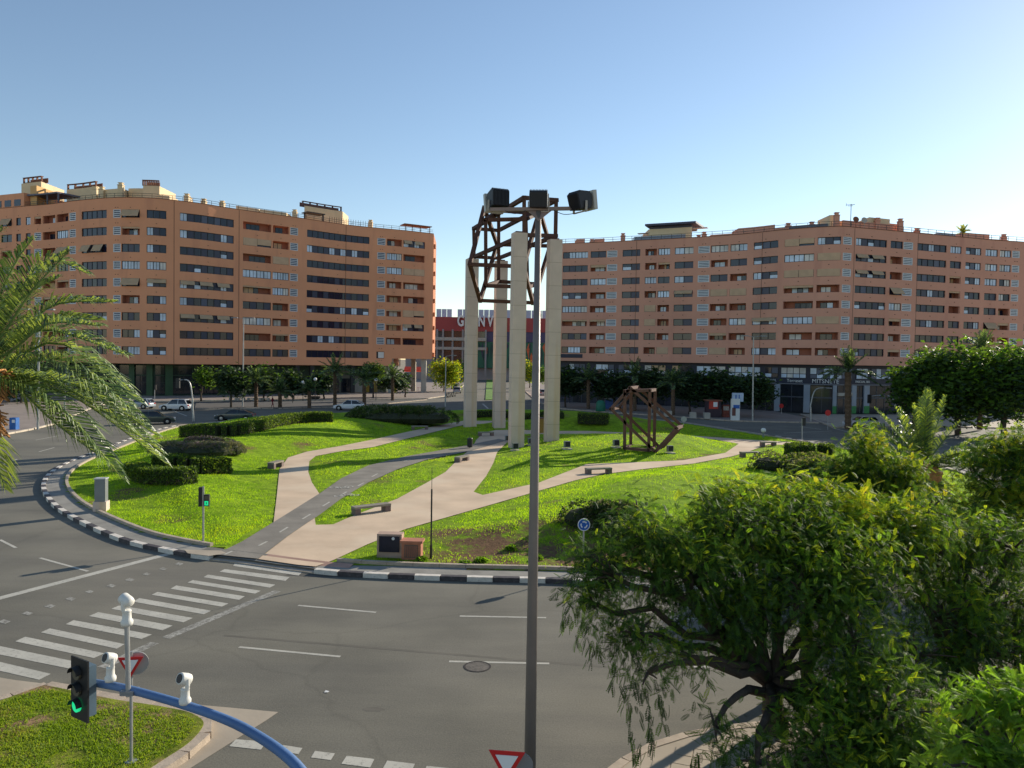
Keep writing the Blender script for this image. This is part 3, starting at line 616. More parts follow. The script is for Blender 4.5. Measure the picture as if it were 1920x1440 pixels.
PB = {'n': 0}
def window(fac, root, s0, s1, z0, z1, code, rnd, pw=1.35):
    """one opening: window > panes (and awning / blind / balcony) according to what the photo shows there"""
    w = s1-s0; npn = max(1, round(w/pw)); ps = w/npn; fw = 0.09
    if code == 'V':
        b = MB(); fac.strip(b, s0, s1, z0, z1, -0.3, -0.22, 1)
        fac.strip(b, s0+.0, s0+.12, z0, z1, -0.22, -0.02, 0); fac.strip(b, s1-.12, s1, z0, z1, -0.22, -0.02, 0)
        nb = 4
        for i in range(nb+1):
            z = z0+(z1-z0-0.13)*i/nb; fac.strip(b, s0+.12, s1-.12, z, z+0.15, -0.2, -0.04, 0)
        b.build('vent_grille', [M_vent, M_ventd], root); return
    if code in 'BC':
        b = MB(); m_ = (s0+s1)/2; drop = z0 if rnd.random() < .6 else z0+.3
        fac.strip(b, s0+.04, m_-.03 if w > 3.5 else s1-.04, z0+.04 if code == 'B' else drop, z1, -0.06, 0.02)
        if w > 3.5: fac.strip(b, m_+.03, s1-.04, drop+.04, z1, -0.06, 0.02)
        b.build('blind', M_blind, root)
        b = MB(); fac.strip(b, s0, s1, z0, z1, -0.4, -0.3, 0); b.build('window', M_gd, root); return
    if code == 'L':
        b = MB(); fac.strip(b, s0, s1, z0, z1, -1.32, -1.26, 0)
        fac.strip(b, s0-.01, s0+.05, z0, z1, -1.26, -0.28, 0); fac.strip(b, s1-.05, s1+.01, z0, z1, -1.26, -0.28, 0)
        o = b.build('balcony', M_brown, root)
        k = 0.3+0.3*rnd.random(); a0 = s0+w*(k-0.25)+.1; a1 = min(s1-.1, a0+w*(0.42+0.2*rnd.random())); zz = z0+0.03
        b = MB(); fac.strip(b, a0, a1, zz, z1-.22, -1.24, -1.2, 0); b.build('window_frame', M_fr, o)
        nn = max(2, round((a1-a0)/1.0)); mm = rnd.choice([M_gl, M_gl, M_gd, M_gw, M_go])
        for i in range(nn):
            c0 = a0+(a1-a0)*i/nn+.06; c1 = a0+(a1-a0)*(i+1)/nn-.06
            b = MB(); fac.strip(b, c0, c1, zz+.06, z1-.3, -1.2, -1.17, 0); b.build('pane', mm if rnd.random() < .8 else M_gd, o)
        if rnd.random() < 0.35:
            b = MB(); fac.strip(b, s0+.02, s1-.02, z1-rnd.uniform(.25, .5), z1, -0.14, -0.1, 0); b.build('blind', M_blind, o)
        b = MB(); fac.strip(b, s0, s1, z0+.0, z0+.05, -.26, -.2, 0); b.build('sill_rail', M_fr, o)
        return
    if code == 'S':
        b = MB(); fac.strip(b, s0, s1, z0, z1, -.3, -.2, 0); o = b.build('window', M_fr, root)
        b = MB(); fac.strip(b, s0+.25*w, s1-.04*w, z0+.1, z1-.1, -.19, -.1, 0); b.build('sign_panel', M_white, o); return
    # glazed strip
    b = MB(); fac.strip(b, s0, s1, z0, z1, -0.30, -0.24, 0)
    for i in range(npn+1):
        c = s0+ps*i; fac.strip(b, max(s0, c-fw/2), min(s1, c+fw/2), z0, z1, -0.24, -0.13, 0)
    fac.strip(b, s0, s1, z0, z0+.08, -0.24, -0.12, 0); fac.strip(b, s0, s1, z1-.08, z1, -0.24, -0.12, 0)
    o = b.build('window', M_fr, root)
    for i in range(npn):
        r = rnd.random()
        if code in 'DA': m = M_gd if (i % 2 == 0 or r < .3) else M_gm
        elif code in 'PH': m = (M_gl if r < .42 else M_gd) if i % 2 == 0 else (M_gm if r < .8 else M_gm2)
        else: m = M_gl if r < .62 else (M_gw if r < .85 else M_gd)
        b = MB(); zz0, zz1 = z0+.09, z1-.09
        if m in (M_gl, M_gw) and code in 'PH' and r < .2:
            b.m = []; fac.strip(b, s0+ps*i+fw/2+.02, s0+ps*(i+1)-fw/2-.02, zz0, z0+(z1-z0)*.5, -0.235, -0.2, 0)
            fac.strip(b, s0+ps*i+fw/2+.02, s0+ps*(i+1)-fw/2-.02, z0+(z1-z0)*.5, zz1, -0.235, -0.2, 1); b.build('pane', [m, M_gd], o)
        else:
            fac.strip(b, s0+ps*i+fw/2+.02, s0+ps*(i+1)-fw/2-.02, zz0, zz1, -0.235, -0.2, 0); b.build('pane', m, o)
            if m in (M_gl, M_gw):
                b = MB(); c = s0+ps*(i+.5); fac.strip(b, c-.03, c+.03, zz0, zz1, -0.2, -0.17, 0); b.build('mullion', M_fr, o)
    if code in 'AH':
        na = max(1, round(w/3.0)) if w > 3.5 else 1
        for i in range(na):
            a0 = s0+w*i/na+.1; a1 = a0+w/na*(0.95 if na == 1 else .72); b = MB()
            dz = (z1-z0)*(0.85 if code == 'A' else 0.5)
            fac.slope(b, a0, a1, z1-.02, z1-dz, 0.02, 0.8 if code == 'A' else 0.45); b.build('awning', M_awn, root)

def facade(name, label, fac, zb, zw, wh, row, nrow, cols, s_end, matw, seed, cut=None, ztop_extra=0):
    rnd = random.Random(seed); root = thing(name, label, 'apartment building', tuple(fac.at(fac.L[-1]/2)[0]))
    root.location = (0, 0, 0)
    Lx = fac.L[-1]; ops = []
    for c in cols:
        a, d = fac.s_of(c[0]), fac.s_of(c[1]); ops.append((max(0, a), min(Lx, d), c[2]))
    ops.sort(key=lambda o: o[0])
    wall = MB(); TH = -0.34
    for i in range(nrow):
        zt = zw-row*i; z0 = zt-wh
        top = fac.Ht if i == 0 else zw-row*(i-1)-wh
        fac.strip(wall, 0, Lx, zt, top, TH, 0)
        live = [o for o in ops if o[2][i] != '-']
        e = 0.0
        for a, d, t in live:
            if a-e > 0.02: fac.strip(wall, e, a, z0, zt, TH, 0)
            e = d
        if Lx-e > .02: fac.strip(wall, e, Lx, z0, zt, TH, 0)
        for a, d, t in live: window(fac, root, a, d, z0, zt, t[i], rnd)
    zl = zw-row*(nrow-1)-wh; sc = fac.s_of(cut[0]) if cut else Lx
    fac.strip(wall, 0, sc, zb, zl, TH, 0)
    wall.build('wall', matw, root)
    # small drain holes under the openings
    h = MB()
    for i in range(nrow+1):
        z = (zw-row*i if i < nrow else zb+.7)+(.32 if i < nrow else .1)
        for a, d, t in ops:
            for q in ((a+d)/2-.25, (a+d)/2+.25) if t[0] == 'V' else ((a+d)/2,):
                fac.strip(h, q-.09, q+.09, z+.3 if i else z, z+.42 if i else z+.12, 0.0, 0.03)
    h.build('drain_holes', M_joint, root, kind='stuff')
    return root, rnd
def coping(fac, root, rail=True):
    b = MB(); fac.strip(b, 0, fac.L[-1], fac.Ht+.003, fac.Ht+.09, -.4, .06); b.build('coping', M_joint, root)
    if rail:
        b = MB()
        for z in (.45, .85): fac.strip(b, 0, fac.L[-1], fac.Ht+z, fac.Ht+z+.06, -.3, -.24)
        q = 0
        while q < fac.L[-1]:
            fac.strip(b, q, q+.07, fac.Ht+.09, fac.Ht+.9, -.29, -.25); q += 1.8
        b.build('roof_railing', M_rail, root)
def core(fac, root, depth, zb, matw, dv=Vector((0, 1, 0))):
    P = [fac.at(q) for q in fac.L]; front = [(p+n*-1.34) for p, n in P]
    back = []
    for p, n in P: back.append(p+dv*depth+n*(-1.34))
    poly = front+back[::-1]
    b = MB(); b.prism([(p.x, p.y) for p in poly], zb, fac.Ht-.25); b.build('building_core', matw, root)
    return front, back

# ---------------- west building
Lpx = [(-75, 399), (-30, 394), (45, 387), (90, 383.5), (134, 377.5), (179, 373), (215, 370.8), (250, 370.6), (290, 372), (325, 375.5), (375, 381.5), (425, 389.5), (500, 400.5), (563, 409), (644, 421), (700, 427), (760, 432.5), (813, 438.5)]
FL = Fac(Lpx, 36.9)
V9 = 'V'*9
colsL = [(-60, -12, 'DDLDDLDDD'), (2, 22, 'ADLDDDDLD'), (30, 39, 'DDDDDDDDD'), (48, 57, 'PDDDDDDDD'), (64, 77, 'LVVVVVVVV'), (80, 103.5, 'LLLDLLLLD'), (106, 128, 'LWADLLLLL'), (130, 142, V9),
 (153, 200, 'DPADPDPPD'), (212, 226, V9), (228, 262, 'ALDWALDWW'), (275, 312, 'DPPWHPPPP'), (337.5, 438.5, 'PPPPHPHPD'), (456, 509, 'LBLWLDWLD'), (512, 542, 'LLBWWLLLD'), (544.5, 559, V9),
 (576, 693, 'DPDDDPDPD'), (708, 723, 'VVVVVVVVS'), (726, 754, 'LWWLLLLL-'), (757, 797, 'HLBLLBHL-')]
bl, rnd = facade('apartment_building', 'left terracotta apartment block with dark glazed strips and green shopfronts beneath', FL, 6.25, 36.9-2.15, 1.52, 3.165, 9, colsL, None, M_wallL, 3, cut=(738,))
coping(FL, bl); core(FL, bl, 13.0, 9.4, M_wallL, Vector((-.12, 1, 0)))
b = MB()
for x in (326.5, 448.5, 649): q = FL.s_of(x); FL.strip(b, q-.05, q+.05, 6.3, 36.8, 0.0, 0.012)
b.build('facade_joint', M_joint, bl)
# low core between 6.2 and 9.4 left of the passage
def lowcore(fac, root, q0, q1, z0, z1, off, depth, m, name):
    qs = [q0]+[l for l in fac.L if q0+.1 < l < q1-.1]+[q1]
    fr = [fac.at(q)[0]+fac.at(q)[1]*off for q in qs]; bk = [p+Vector((0, depth, 0)) for p in fr]
    b = MB(); b.prism([(p.x, p.y) for p in fr+bk[::-1]], z0, z1); return b.build(name, m, root)
qc = FL.s_of(738)
lowcore(FL, bl, 0, qc, 6.2, 9.42, -1.36, 13.0, M_wallL, 'lower_storey')
lowcore(FL, bl, 0, qc-1.5, 0.1, 6.24, -3.6, 10.5, M_dkgreen, 'ground_storey')
b = MB(); FL.strip(b, 0, qc, 6.2, 6.26, -3.6, -.35); b.build('soffit', M_joint, bl)
# right end wall of the west building, catching the sun
e0, nn = FL.at(FL.L[-1]); back = e0+Vector((-0.75, 13.4, 0))
b = MB(); d = (back-e0).normalized(); s = Vector((d.y, -d.x, 0))
b.beam((e0.x-.2, e0.y+.1, (36.9+9.4)/2), (back.x-.2, back.y, (36.9+9.4)/2), .5, 27.4); b.build('end_wall', mat('sunlit_end_render', (0.50, 0.20, 0.10), .9, .06, .2), bl)
for k in range(9):
    z = 34.2-k*3.165; b = MB(); c = e0.lerp(back, .12); b.box((c.x+.25, c.y, z), (.5, 1.6, .9)); b.build('side_balcony', mat('sunlit_end_render', (0, 0, 0)), bl)
# pillars, passage, sign and awning under the right end
for x, m in ((801, M_stone), (738, M_stone)):
    q = FL.s_of(x); p, n = FL.at(q); c = p-n*0.9; b = MB(); b.box((c.x, c.y, 4.7), (1.15, 1.0, 9.4)); b.build('pillar', M_stone, bl)
p, n = FL.at(FL.s_of(806)); c = p-n*9; b = MB(); b.box((c.x+.6, c.y, 4.7), (1.1, 1.0, 9.4)); b.build('pillar', M_stone, bl)
p, n = FL.at(FL.s_of(746)); b = MB()
for k in range(9): c = p-n*(1.0+.0*k)+Vector((k*.17-.2, 0, 0)); b.box((c.x, c.y, 7.7), (.09, .12, 3.2))
b.build('lattice_screen', M_wood, bl)
# shopfront of the west block: bays between cladding columns
bays = [(60, 118), (122, 170), (174, 222), (228, 262), (282, 315), (330, 372), (376, 430), (436, 490), (496, 560), (566, 576), (592, 618), (622, 664), (668, 700), (704, 733)]
for i, (x0, x1) in enumerate(bays):
    q0, q1 = FL.s_of(x0), FL.s_of(x1); b = MB()
    FL.strip(b, q0, q1, .35, 3.9, -3.6, -3.5); o = b.build('shop_window', M_shop if i not in (9, 12) else mat('shop_red', (.35, .06, .03), .6), bl)
    n_ = max(2, int((q1-q0)/1.4)); b = MB()
    for k in range(n_+1): c = q0+(q1-q0)*k/n_; FL.strip(b, c-.04, c+.04, .35, 3.9, -3.5, -3.42)
    FL.strip(b, q0, q1, 2.6, 2.7, -3.5, -3.43); b.build('shop_frame', M_fr, o)
    if i in (2, 3, 4, 5, 6, 7): b = MB(); FL.strip(b, q0, q1, 4.15, 5.9, -3.6, -3.48); b.build('upper_window', M_shop, bl)
for x in (226, 268, 322, 434):
    q = FL.s_of(x); b = MB(); FL.strip(b, q-.7, q+.7, .13, 6.2, -3.6, -3.2); b.build('column', M_green, bl)
for x in (118, 172, 492, 562, 590, 666, 702):
    q = FL.s_of(x); b = MB(); FL.strip(b, q-.45, q+.45, .13, 6.2, -1.2, -.5); b.build('column', M_dkgreen if x < 560 else mat('dark_column', (.03, .03, .03), .7), bl)
q0, q1 = FL.s_of(622), FL.s_of(735); b = MB(); FL.strip(b, q0, q1, .13, 5.0, -3.42, -3.3); b.build('pale_shopfront', mat('pale_shopfront', (.16, .15, .11), .7, .15, .5), bl)
for x0, x1, m in ((641, 650, M_shop), (653, 668, M_shop), (697, 718, mat('yellow_panel', (.42, .27, .04), .6)), (676, 690, M_stone)):
    b = MB(); FL.strip(b, FL.s_of(x0), FL.s_of(x1), .2, 3.3, -3.3, -3.2); b.build('shop_door', m, bl)
q = FL.s_of(738); p, n = FL.at(q); c = p-n*2
b = MB(); b.box((c.x+1.2, c.y, 1.5), (.9, .3, 2.8)); b.build('yellow_board', mat('yellow_board', (.62, .45, .03), .6), bl)
# roof of the west building
def roofbox(fac, root, x0, x1, z0, z1, off, dep, m, name='penthouse', top=None):
    q0, q1 = fac.s_of(x0), fac.s_of(x1); o = lowcore(fac, root, q0, q1, fac.Ht-.3+z0, fac.Ht+z1, off, dep, m, name)
    if top: lowcore(fac, o, q0-.1, q1+.1, fac.Ht+z1+.002, fac.Ht+z1+top, off+.1, dep+.2, M_joint, 'roof_edge')
    return o
roofbox(FL, bl, 168, 212, 0, 2.3, -2.5, 6, M_cream); roofbox(FL, bl, 212, 262, 0, 2.6, -4, 7, M_cream)
roofbox(FL, bl, 252, 296, 0, 3.0, -3.4, 7, M_cream)
def crates(fac, root, x0, x1, z, h, off, n, m=M_wood):
    q0, q1 = fac.s_of(x0), fac.s_of(x1); b = MB()
    for i in range(n+1): c = q0+(q1-q0)*i/n; fac.strip(b, c-.12, c+.12, z, z+h, off-.3, off)
    fac.strip(b, q0-.1, q1+.1, z+h, z+h+.12, off-.5, off+.1); fac.strip(b, q0, q1, z, z+.1, off-.3, off); fac.strip(b, q0, q1, z, z+h, off-1.6, off-1.5)
    b.build('roof_screen', m, root)
crates(FL, bl, 250, 294, 39.95, .95, -3.6, 9); crates(FL, bl, 588, 655, 40.6, .9, -4.6, 5, mat('dark_screen', (.1, .06, .06), .8))
roofbox(FL, bl, 296, 322, 0, 1.3, -3, 5, M_cream); roofbox(FL, bl, 458, 500, 0, 1.5, -4, 5, M_cream); roofbox(FL, bl, 500, 550, 0, 1.4, -3.5, 4, M_cream)
roofbox(FL, bl, 590, 657, 0, 3.7, -4.5, 6, M_cream)
b = MB(); FL.strip(b, FL.s_of(580), FL.s_of(614), 38.6, 38.8, -3.5, -1.0); FL.strip(b, FL.s_of(584), FL.s_of(586), 36.9, 38.6, -3.4, -3.1); FL.strip(b, FL.s_of(610), FL.s_of(612), 36.9, 38.6, -1.4, -1.1); b.build('roof_pergola', M_rail, bl)
b = MB(); q = FL.s_of(620)
while q < FL.s_of(690): FL.strip(b, q, q+.06, 36.9, 38.3, -.5, -.44); q += .55
b.build('roof_fence', M_rail, bl)
b = MB(); FL.strip(b, FL.s_of(760), FL.s_of(812), 38.5, 38.65, -3.5, -.5)
for x in (762, 775, 790, 808): FL.strip(b, FL.s_of(x)-.07, FL.s_of(x)+.07, 36.9, 38.5, -.7, -.55)
b.build('terrace_pergola', M_wood, bl)
def chimney(fac, root, x, off, h=1.9, w=.9, z=0, m=M_cream):
    p, n = fac.at(fac.s_of(x)); c = p+n*off; b = MB(); H = fac.Ht+z
    b.box((c.x, c.y, H+h/2-.2), (w, w, h+.4)); b.box((c.x, c.y, H+h+.1), (w*1.15, w*1.15, .14)); b.box((c.x, c.y, H+h+.32), (w*.7, w*.7, .32)); b.box((c.x, c.y, H+h+.53), (w*.95, w*.95, .1))
    b.build('chimney', m, root)
for x, o, h in ((172, -2.2, 2.2), (214, -1.8, 2.6), (355, -2, 1.3), (363, -3, .8), (391, -2, .8), (425, -2, 1.0), (565, -3, 1.6), (702, -3, 1.6)): chimney(FL, bl, x, o, h)
# raised wing of the west building at the picture edge
FW = Fac([(-80, 366), (0, 363.5), (46, 359.5)], 36.9+2.7, 1)
wb = MB(); FW2 = FL; q1 = FL.s_of(45)
FL.strip(wb, 0, q1, 37.0, 39.6, -10, 0.004); wb.build('raised_wing', M_wallL, bl)
for x0, x1 in ((-6, 3), (9, 21), (27, 39)): b = MB(); FL.strip(b, FL.s_of(x0), FL.s_of(x1), 37.1, 38.4, .0, .05); b.build('window', M_gd, bl)
roofbox(FL, bl, 48, 60, 0, 4.2, -1, 8, mat('ochre_render', (.62, .38, .16), .9, .06, .5)); roofbox(FL, bl, 4, 42, 2.9, 5.8, -4, 8, M_cream); roofbox(FL, bl, 66, 116, 0, 4.6, -7, 8, M_cream); roofbox(FL, bl, 116, 130, 0, 3.2, -6, 6, mat('ochre_render', (.62, .38, .16)))
roofbox(FL, bl, 130, 146, 0, 2.5, -6, 5, M_wood); roofbox(FL, bl, 146, 158, 0, 1.6, -3, 4, M_cream); chimney(FL, bl, 152, -3, 2.6)
crates(FL, bl, 6, 40, 42.8, 1.0, -4.2, 4); crates(FL, bl, 66, 112, 41.5, 1.0, -7.2, 4)
b = MB(); FL.strip(b, FL.s_of(48), FL.s_of(104), 39.0, 39.3, -5, -.3); FL.strip(b, FL.s_of(82), FL.s_of(83.5), 37, 39, -.8, -.6); FL.strip(b, FL.s_of(102), FL.s_of(103.5), 37, 39, -.8, -.6); b.build('terrace_canopy', mat('slate_canopy', (.12, .12, .15), .6), bl)

# ---------------- east building
Rpx = [(1026, 458.5), (1056, 457), (1120, 454.8), (1187, 451.4), (1260, 447.8), (1326, 443.9), (1400, 438.5), (1460, 432), (1520, 427.3), (1565, 424.8), (1585, 424.8), (1604, 426.7), (1670, 432.5), (1735, 438.7), (1800, 444.6), (1867, 450.7), (1925, 454.5), (1990, 462)]
FR = Fac(Rpx, 30.0)
V8 = 'V'*8
colsR = [(1030, 1052, 'DDDDDDDD'), (1056, 1103, 'WDPPWLPW'), (1108, 1137, 'DLWLLLLL'), (1139, 1158, V8), (1168, 1201, 'PPPDDPPP'), (1210.5, 1232, 'LLWLBBDL'), (1235, 1257, 'WLDWLLLB'), (1266, 1301, 'WDPHDPDD'),
 (1310, 1331.5, V8), (1334, 1366, 'WLDBLLLB'), (1370.5, 1402, 'WDLBLWLL'), (1414, 1460, 'PPPDDHDP'), (1472, 1528, 'BWBLLWLL'), (1534, 1578, 'PBBLLBLL'), (1582, 1598, V8), (1606, 1664, 'PHHPPDPP'), (1671, 1694, 'DLLAWLLL'),
 (1695, 1713, V8), (1721, 1776, 'PPPPPPDP'), (1783, 1804, 'WPLLLDDD'), (1812, 1841, 'PPPPPPPP'), (1849, 1872, 'WWWDDALL'), (1876, 1897, 'WWWWLLLL'), (1899, 1913, V8), (1925, 1970, 'PPPPPPPP')]
br, rnd = facade('apartment_building', 'right terracotta apartment block, curved, with navy shopfronts and glazed mezzanine beneath', FR, 8.0, 30-1.6, 1.2, 2.53, 8, colsR, None, M_wallR, 11)
coping(FR, br); core(FR, br, 14.0, 8.0, M_wallR)
b = MB()
for x in (1194, 1430, 1603, 1722): q = FR.s_of(x); FR.strip(b, q-.04, q+.04, 8.1, 29.9, 0, .012)
b.build('facade_joint', M_joint, br)
lowcore(FR, br, 0, FR.L[-1], 0.1, 8.02, -1.5, 12, M_navy, 'ground_storey')
b = MB(); FR.strip(b, 0, FR.L[-1], 7.95, 8.0, -1.5, -.35); b.build('soffit', M_fr, br)
mez = [(1068, 1098, 0), (1118, 1152, 1), (1160, 1202, 1), (1210, 1250, 2), (1262, 1298, 2), (1308, 1362, 3), (1368, 1425, 3), (1434, 1460, 1), (1466, 1516, 3), (1524, 1578, 0), (1590, 1618, 0), (1626, 1648, 0), (1654, 1692, 0), (1700, 1740, 0)]
for x0, x1, k in mez:
    q0, q1 = FR.s_of(x0), FR.s_of(x1); b = MB(); FR.strip(b, q0, q1, 5.75, 7.5, -1.5, -1.42); o = b.build('mezzanine_window', M_fr, br)
    n_ = max(2, round((q1-q0)/1.15))
    for i in range(n_):
        for z0, z1 in ((5.82, 6.4), (6.5, 7.42)):
            a = q0+(q1-q0)*i/n_+.06; c = q0+(q1-q0)*(i+1)/n_-.06; b = MB(); FR.strip(b, a, c, z0, z1, -1.42, -1.38)
            b.build('pane', rnd.choice([[M_gm2, M_gl], [M_gl, M_gm2, M_gd], [M_gw, M_gd, M_go], [M_gw, M_gl, M_gw]][k]), o)
b = MB(); FR.strip(b, FR.s_of(1050), FR.s_of(1760), 4.75, 4.85, -1.42, -1.1); b.build('shop_canopy_edge', mat('grey_edge', (.25, .25, .27), .5), br)
for i, (x0, x1) in enumerate([(1075, 1110), (1120, 1155), (1165, 1200), (1210, 1250), (1262, 1300), (1310, 1360), (1370, 1412), (1418, 1456), (1464, 1514), (1524, 1574), (1592, 1616), (1627, 1640), (1650, 1695), (1705, 1750)]):
    q0, q1 = FR.s_of(x0), FR.s_of(x1); b = MB(); FR.strip(b, q0, q1, .2, 4.6, -1.5, -1.42); o = b.build('shop_window', M_shop, br)
    b = MB(); n_ = max(2, int((q1-q0)/1.6))
    for k in range(n_+1): c = q0+(q1-q0)*k/n_; FR.strip(b, c-.04, c+.04, .2, 4.6, -1.42, -1.36)
    FR.strip(b, q0, q1, 2.55, 2.75, -1.42, -1.35); b.build('shop_frame', mat('grey_frame', (.07, .075, .09), .5), o)
for x, w in ((1460, .5), (1519, .5), (1581, .6), (1621, .45), (1645, .55)):
    q = FR.s_of(x); b = MB(); FR.strip(b, q-w, q+w, .13, 4.7, -1.5, -1.15); o = b.build('column', mat('pale_grey_column', (.30, .33, .37), .6, .1, .5), br)
    if x > 1560: b = MB(); FR.strip(b, q-w-.01, q+w+.01, .14, 1.35, -1.15, -1.13); b.build('green_base', mat('bright_green', (.04, .22, .06), .6), o)
b = MB(); FR.strip(b, FR.s_of(1591), FR.s_of(1618), 3.0, 3.5, -1.4, -1.1); b.build('shop_fascia', M_stone, br)
def text(body, p, n, size, m, parent, name='lettering', ext=.03, bold=0.0):
    c = bpy.data.curves.new(name, 'FONT'); c.body = body; c.size = size; c.extrude = ext; c.offset = bold; c.align_x = 'CENTER'; c.align_y = 'CENTER'
    tmp = bpy.data.objects.new('tmp_text', c); COL.objects.link(tmp); bpy.context.view_layer.update(); me = bpy.data.meshes.new_from_object(tmp.evaluated_get(bpy.context.evaluated_depsgraph_get())); bpy.data.objects.remove(tmp); me.materials.clear()
    o = bpy.data.objects.new(name, me); c = me; link(o, parent); o.location = p; o.rotation_euler = (math.pi/2, 0, math.atan2(n.y, n.x)+math.pi/2); c.materials.append(m); return o
def factext(fac, s, x, z, off, size, root, m=M_white):
    p, n = fac.at(fac.s_of(x)); c = p+n*off; return text(s, (c.x, c.y, z), n, size, m, root)
b_ = factext(FR, 'MITSNETE', 1556, 5.3, -1.36, .92, br); factext(FR, 'INTERNATIONAL', 1433, 5.3, -1.36, .55, br); factext(FR, 'Terraset', 1494, 5.3, -1.36, .72, br); factext(FR, 'PASCUAL BEL', 1638, 5.3, -1.36, .5, br)
factext(FR, 'W', 1268, 5.3, -1.36, .8, br); factext(FR, 'PROMOCASA INV', 1143, 5.3, -1.36, .6, br)
b = MB(); FR.strip(b, FR.s_of(1041), FR.s_of(1096), 8.6, 9.3, .02, .08); b.build('dark_banner', M_navy, br)
# roof of the east building
def pent(x0, x1, h, off, dep, m=M_wallR): return roofbox(FR, br, x0, x1, 0, h, off, dep, m)
pent(1206, 1287, 2.6, -4, 7, M_cream)
b = MB(); FR.strip(b, FR.s_of(1201), FR.s_of(1296), 33.1, 33.45, -9.5, -3.0); FR.strip(b, FR.s_of(1208), FR.s_of(1285), 32.6, 33.1, -9, -4.3); b.build('penthouse_roof', mat('slate_roof', (.07, .07, .11), .6), br)
b = MB(); FR.strip(b, FR.s_of(1184), FR.s_of(1208), 31.9, 32.0, -5, -4); FR.strip(b, FR.s_of(1288), FR.s_of(1314), 32.3, 32.4, -5, -4); b.build('sun_shade', M_stone, br)
pent(1186, 1282, .9, -1.2, 2.4, mat('terrace_glass', (.22, .25, .3), .2))
pent(1076, 1092, 1.1, -2, 3); pent(1110, 1128, 1.0, -2, 3); pent(1326, 1376, .7, -2.5, 4); pent(1376, 1440, 1.5, -2.5, 4); pent(1440, 1470, .9, -2.5, 4)
pent(1555, 1594, 2.4, -3, 5, M_cream); pent(1606, 1712, 1.7, -3, 5); pent(1660, 1700, 2.7, -3.5, 4, M_cream); pent(1700, 1716, 2.0, -3.5, 4); pent(1728, 1768, .6, -2, 4)
pent(1774, 1806, .8, -1.5, 2, mat('terrace_glass', (0, 0, 0))); pent(1838, 1920, .8, -3, 5); pent(1850, 1900, 2.0, -5, 5); pent(1480, 1552, .8, -1.5, 3, mat('grey_screen', (.14, .15, .18), .7, .2, .5))
for x, o, h in ((1105, -2, .4), (1162, -2, 1.2), (1312, -3, .8), (1302, -3, .3), (1430, -3, .9), (1466, -3, 1.0), (1516, -3, .9), (1573, -2, 2.0), (1671, -3, 2.0), (1706, -2, 2.0), (1738, -2, .7), (1910, -3, 1.2)): chimney(FR, br, x, o, h, .75, 0, M_wallR)
p, n = FR.at(FR.s_of(1612)); c = p-n*2
b = MB(); b.tube([(c.x, c.y, 30), (c.x, c.y, 34.2)], .05, 6); b.tube([(c.x-.8, c.y, 34.0), (c.x+.6, c.y, 34.1)], .04, 5); b.tube([(c.x-.8, c.y, 33.8), (c.x-.8, c.y, 34.3)], .03, 4); b.tube([(c.x-.5, c.y, 33.85), (c.x+.3, c.y, 33.9)], .03, 4)
b.build('roof_antenna', M_rail, br)
for x in (1626, 1642): 
    p, n = FR.at(FR.s_of(x)); c = p-n*2.5; b = MB(); M = Matrix.Translation((c.x, c.y, 31.9)) @ Matrix.Rotation(R(75), 4, 'X'); b.lathe((0, 0, 0), [(.05, -.12), (.35, -.08), (.5, .02), (.48, .03), (.3, -.04)], 14, 0, M); b.tube([(c.x, c.y, 30.5), (c.x, c.y, 31.9)], .04, 6); b.build('satellite_dish', M_wood if x == 1626 else M_stone, br)

# ---------------- shopping centre closing the avenue
mallY = 300.0
mr = thing('shopping_centre', 'red shopping centre with white letters and a green patterned wall closing the avenue', 'shopping centre', (AT(930, 690, mallY).x, mallY, 0))
def mx(px): return AT(px, 640, mallY).x
def mz(px, py): return AT(px, py, mallY).z
M_mred = mat('mall_red', (.34, .055, .05), .6, .12, .08, stain=((.55, .16, .05), .25, .62)); M_mgrey = mat('mall_grey', (.30, .28, .27), .8, .1, .2); M_mnavy = mat('mall_navy', (.075, .065, .13), .7, .08, .2)
def mb(x0, x1, y0, y1, dy, m, name, front=0.0, root=None):
    a, c = mx(x0), mx(x1); t, u = mz(930, y0), mz(930, y1); b = MB(); b.box(((a+c)/2, mallY-front+dy/2, (t+u)/2), (c-a, dy, abs(t-u))); return b.build(name, m, root or mr, world=True)
z0 = 0.0
a, c = mx(760), mx(1075); b = MB(); b.box(((a+c)/2, mallY+12, mz(930, 600)/2-.3), (c-a, 22, mz(930, 600))); b.build('building_core', M_mgrey, mr, world=True)
mb(760, 1075, 596, 622, 1.0, M_mred, 'red_fascia', 1.2); mb(912, 1075, 622, 641, .8, M_mnavy, 'navy_panel', .8)
mb(760, 912, 634, 640, 2.2, M_stone, 'balcony_slab', 2.0); mb(760, 912, 652, 657, 2.0, M_stone, 'balcony_slab', 1.6)
for x in (820, 831, 849, 868, 911): mb(x-1.6, x+1.6, 619, 706, 1.2, M_mgrey, 'pier', 1.4)
for x0, x1 in ((816, 820), (833, 848), (851, 867), (870, 909)): mb(x0, x1, 621, 634, .3, M_shop, 'window', .25); mb(x0, x1, 641, 652, .3, M_shop, 'window', .25); mb(x0, x1, 658, 690, .3, M_shop, 'window', .25)
M_art = mat('mural_green', (.03, .13, .075), .6, .15, .3)
mb(885, 1075, 641.5, 690, .6, M_art, 'mural_wall', .6)
rr = random.Random(5)
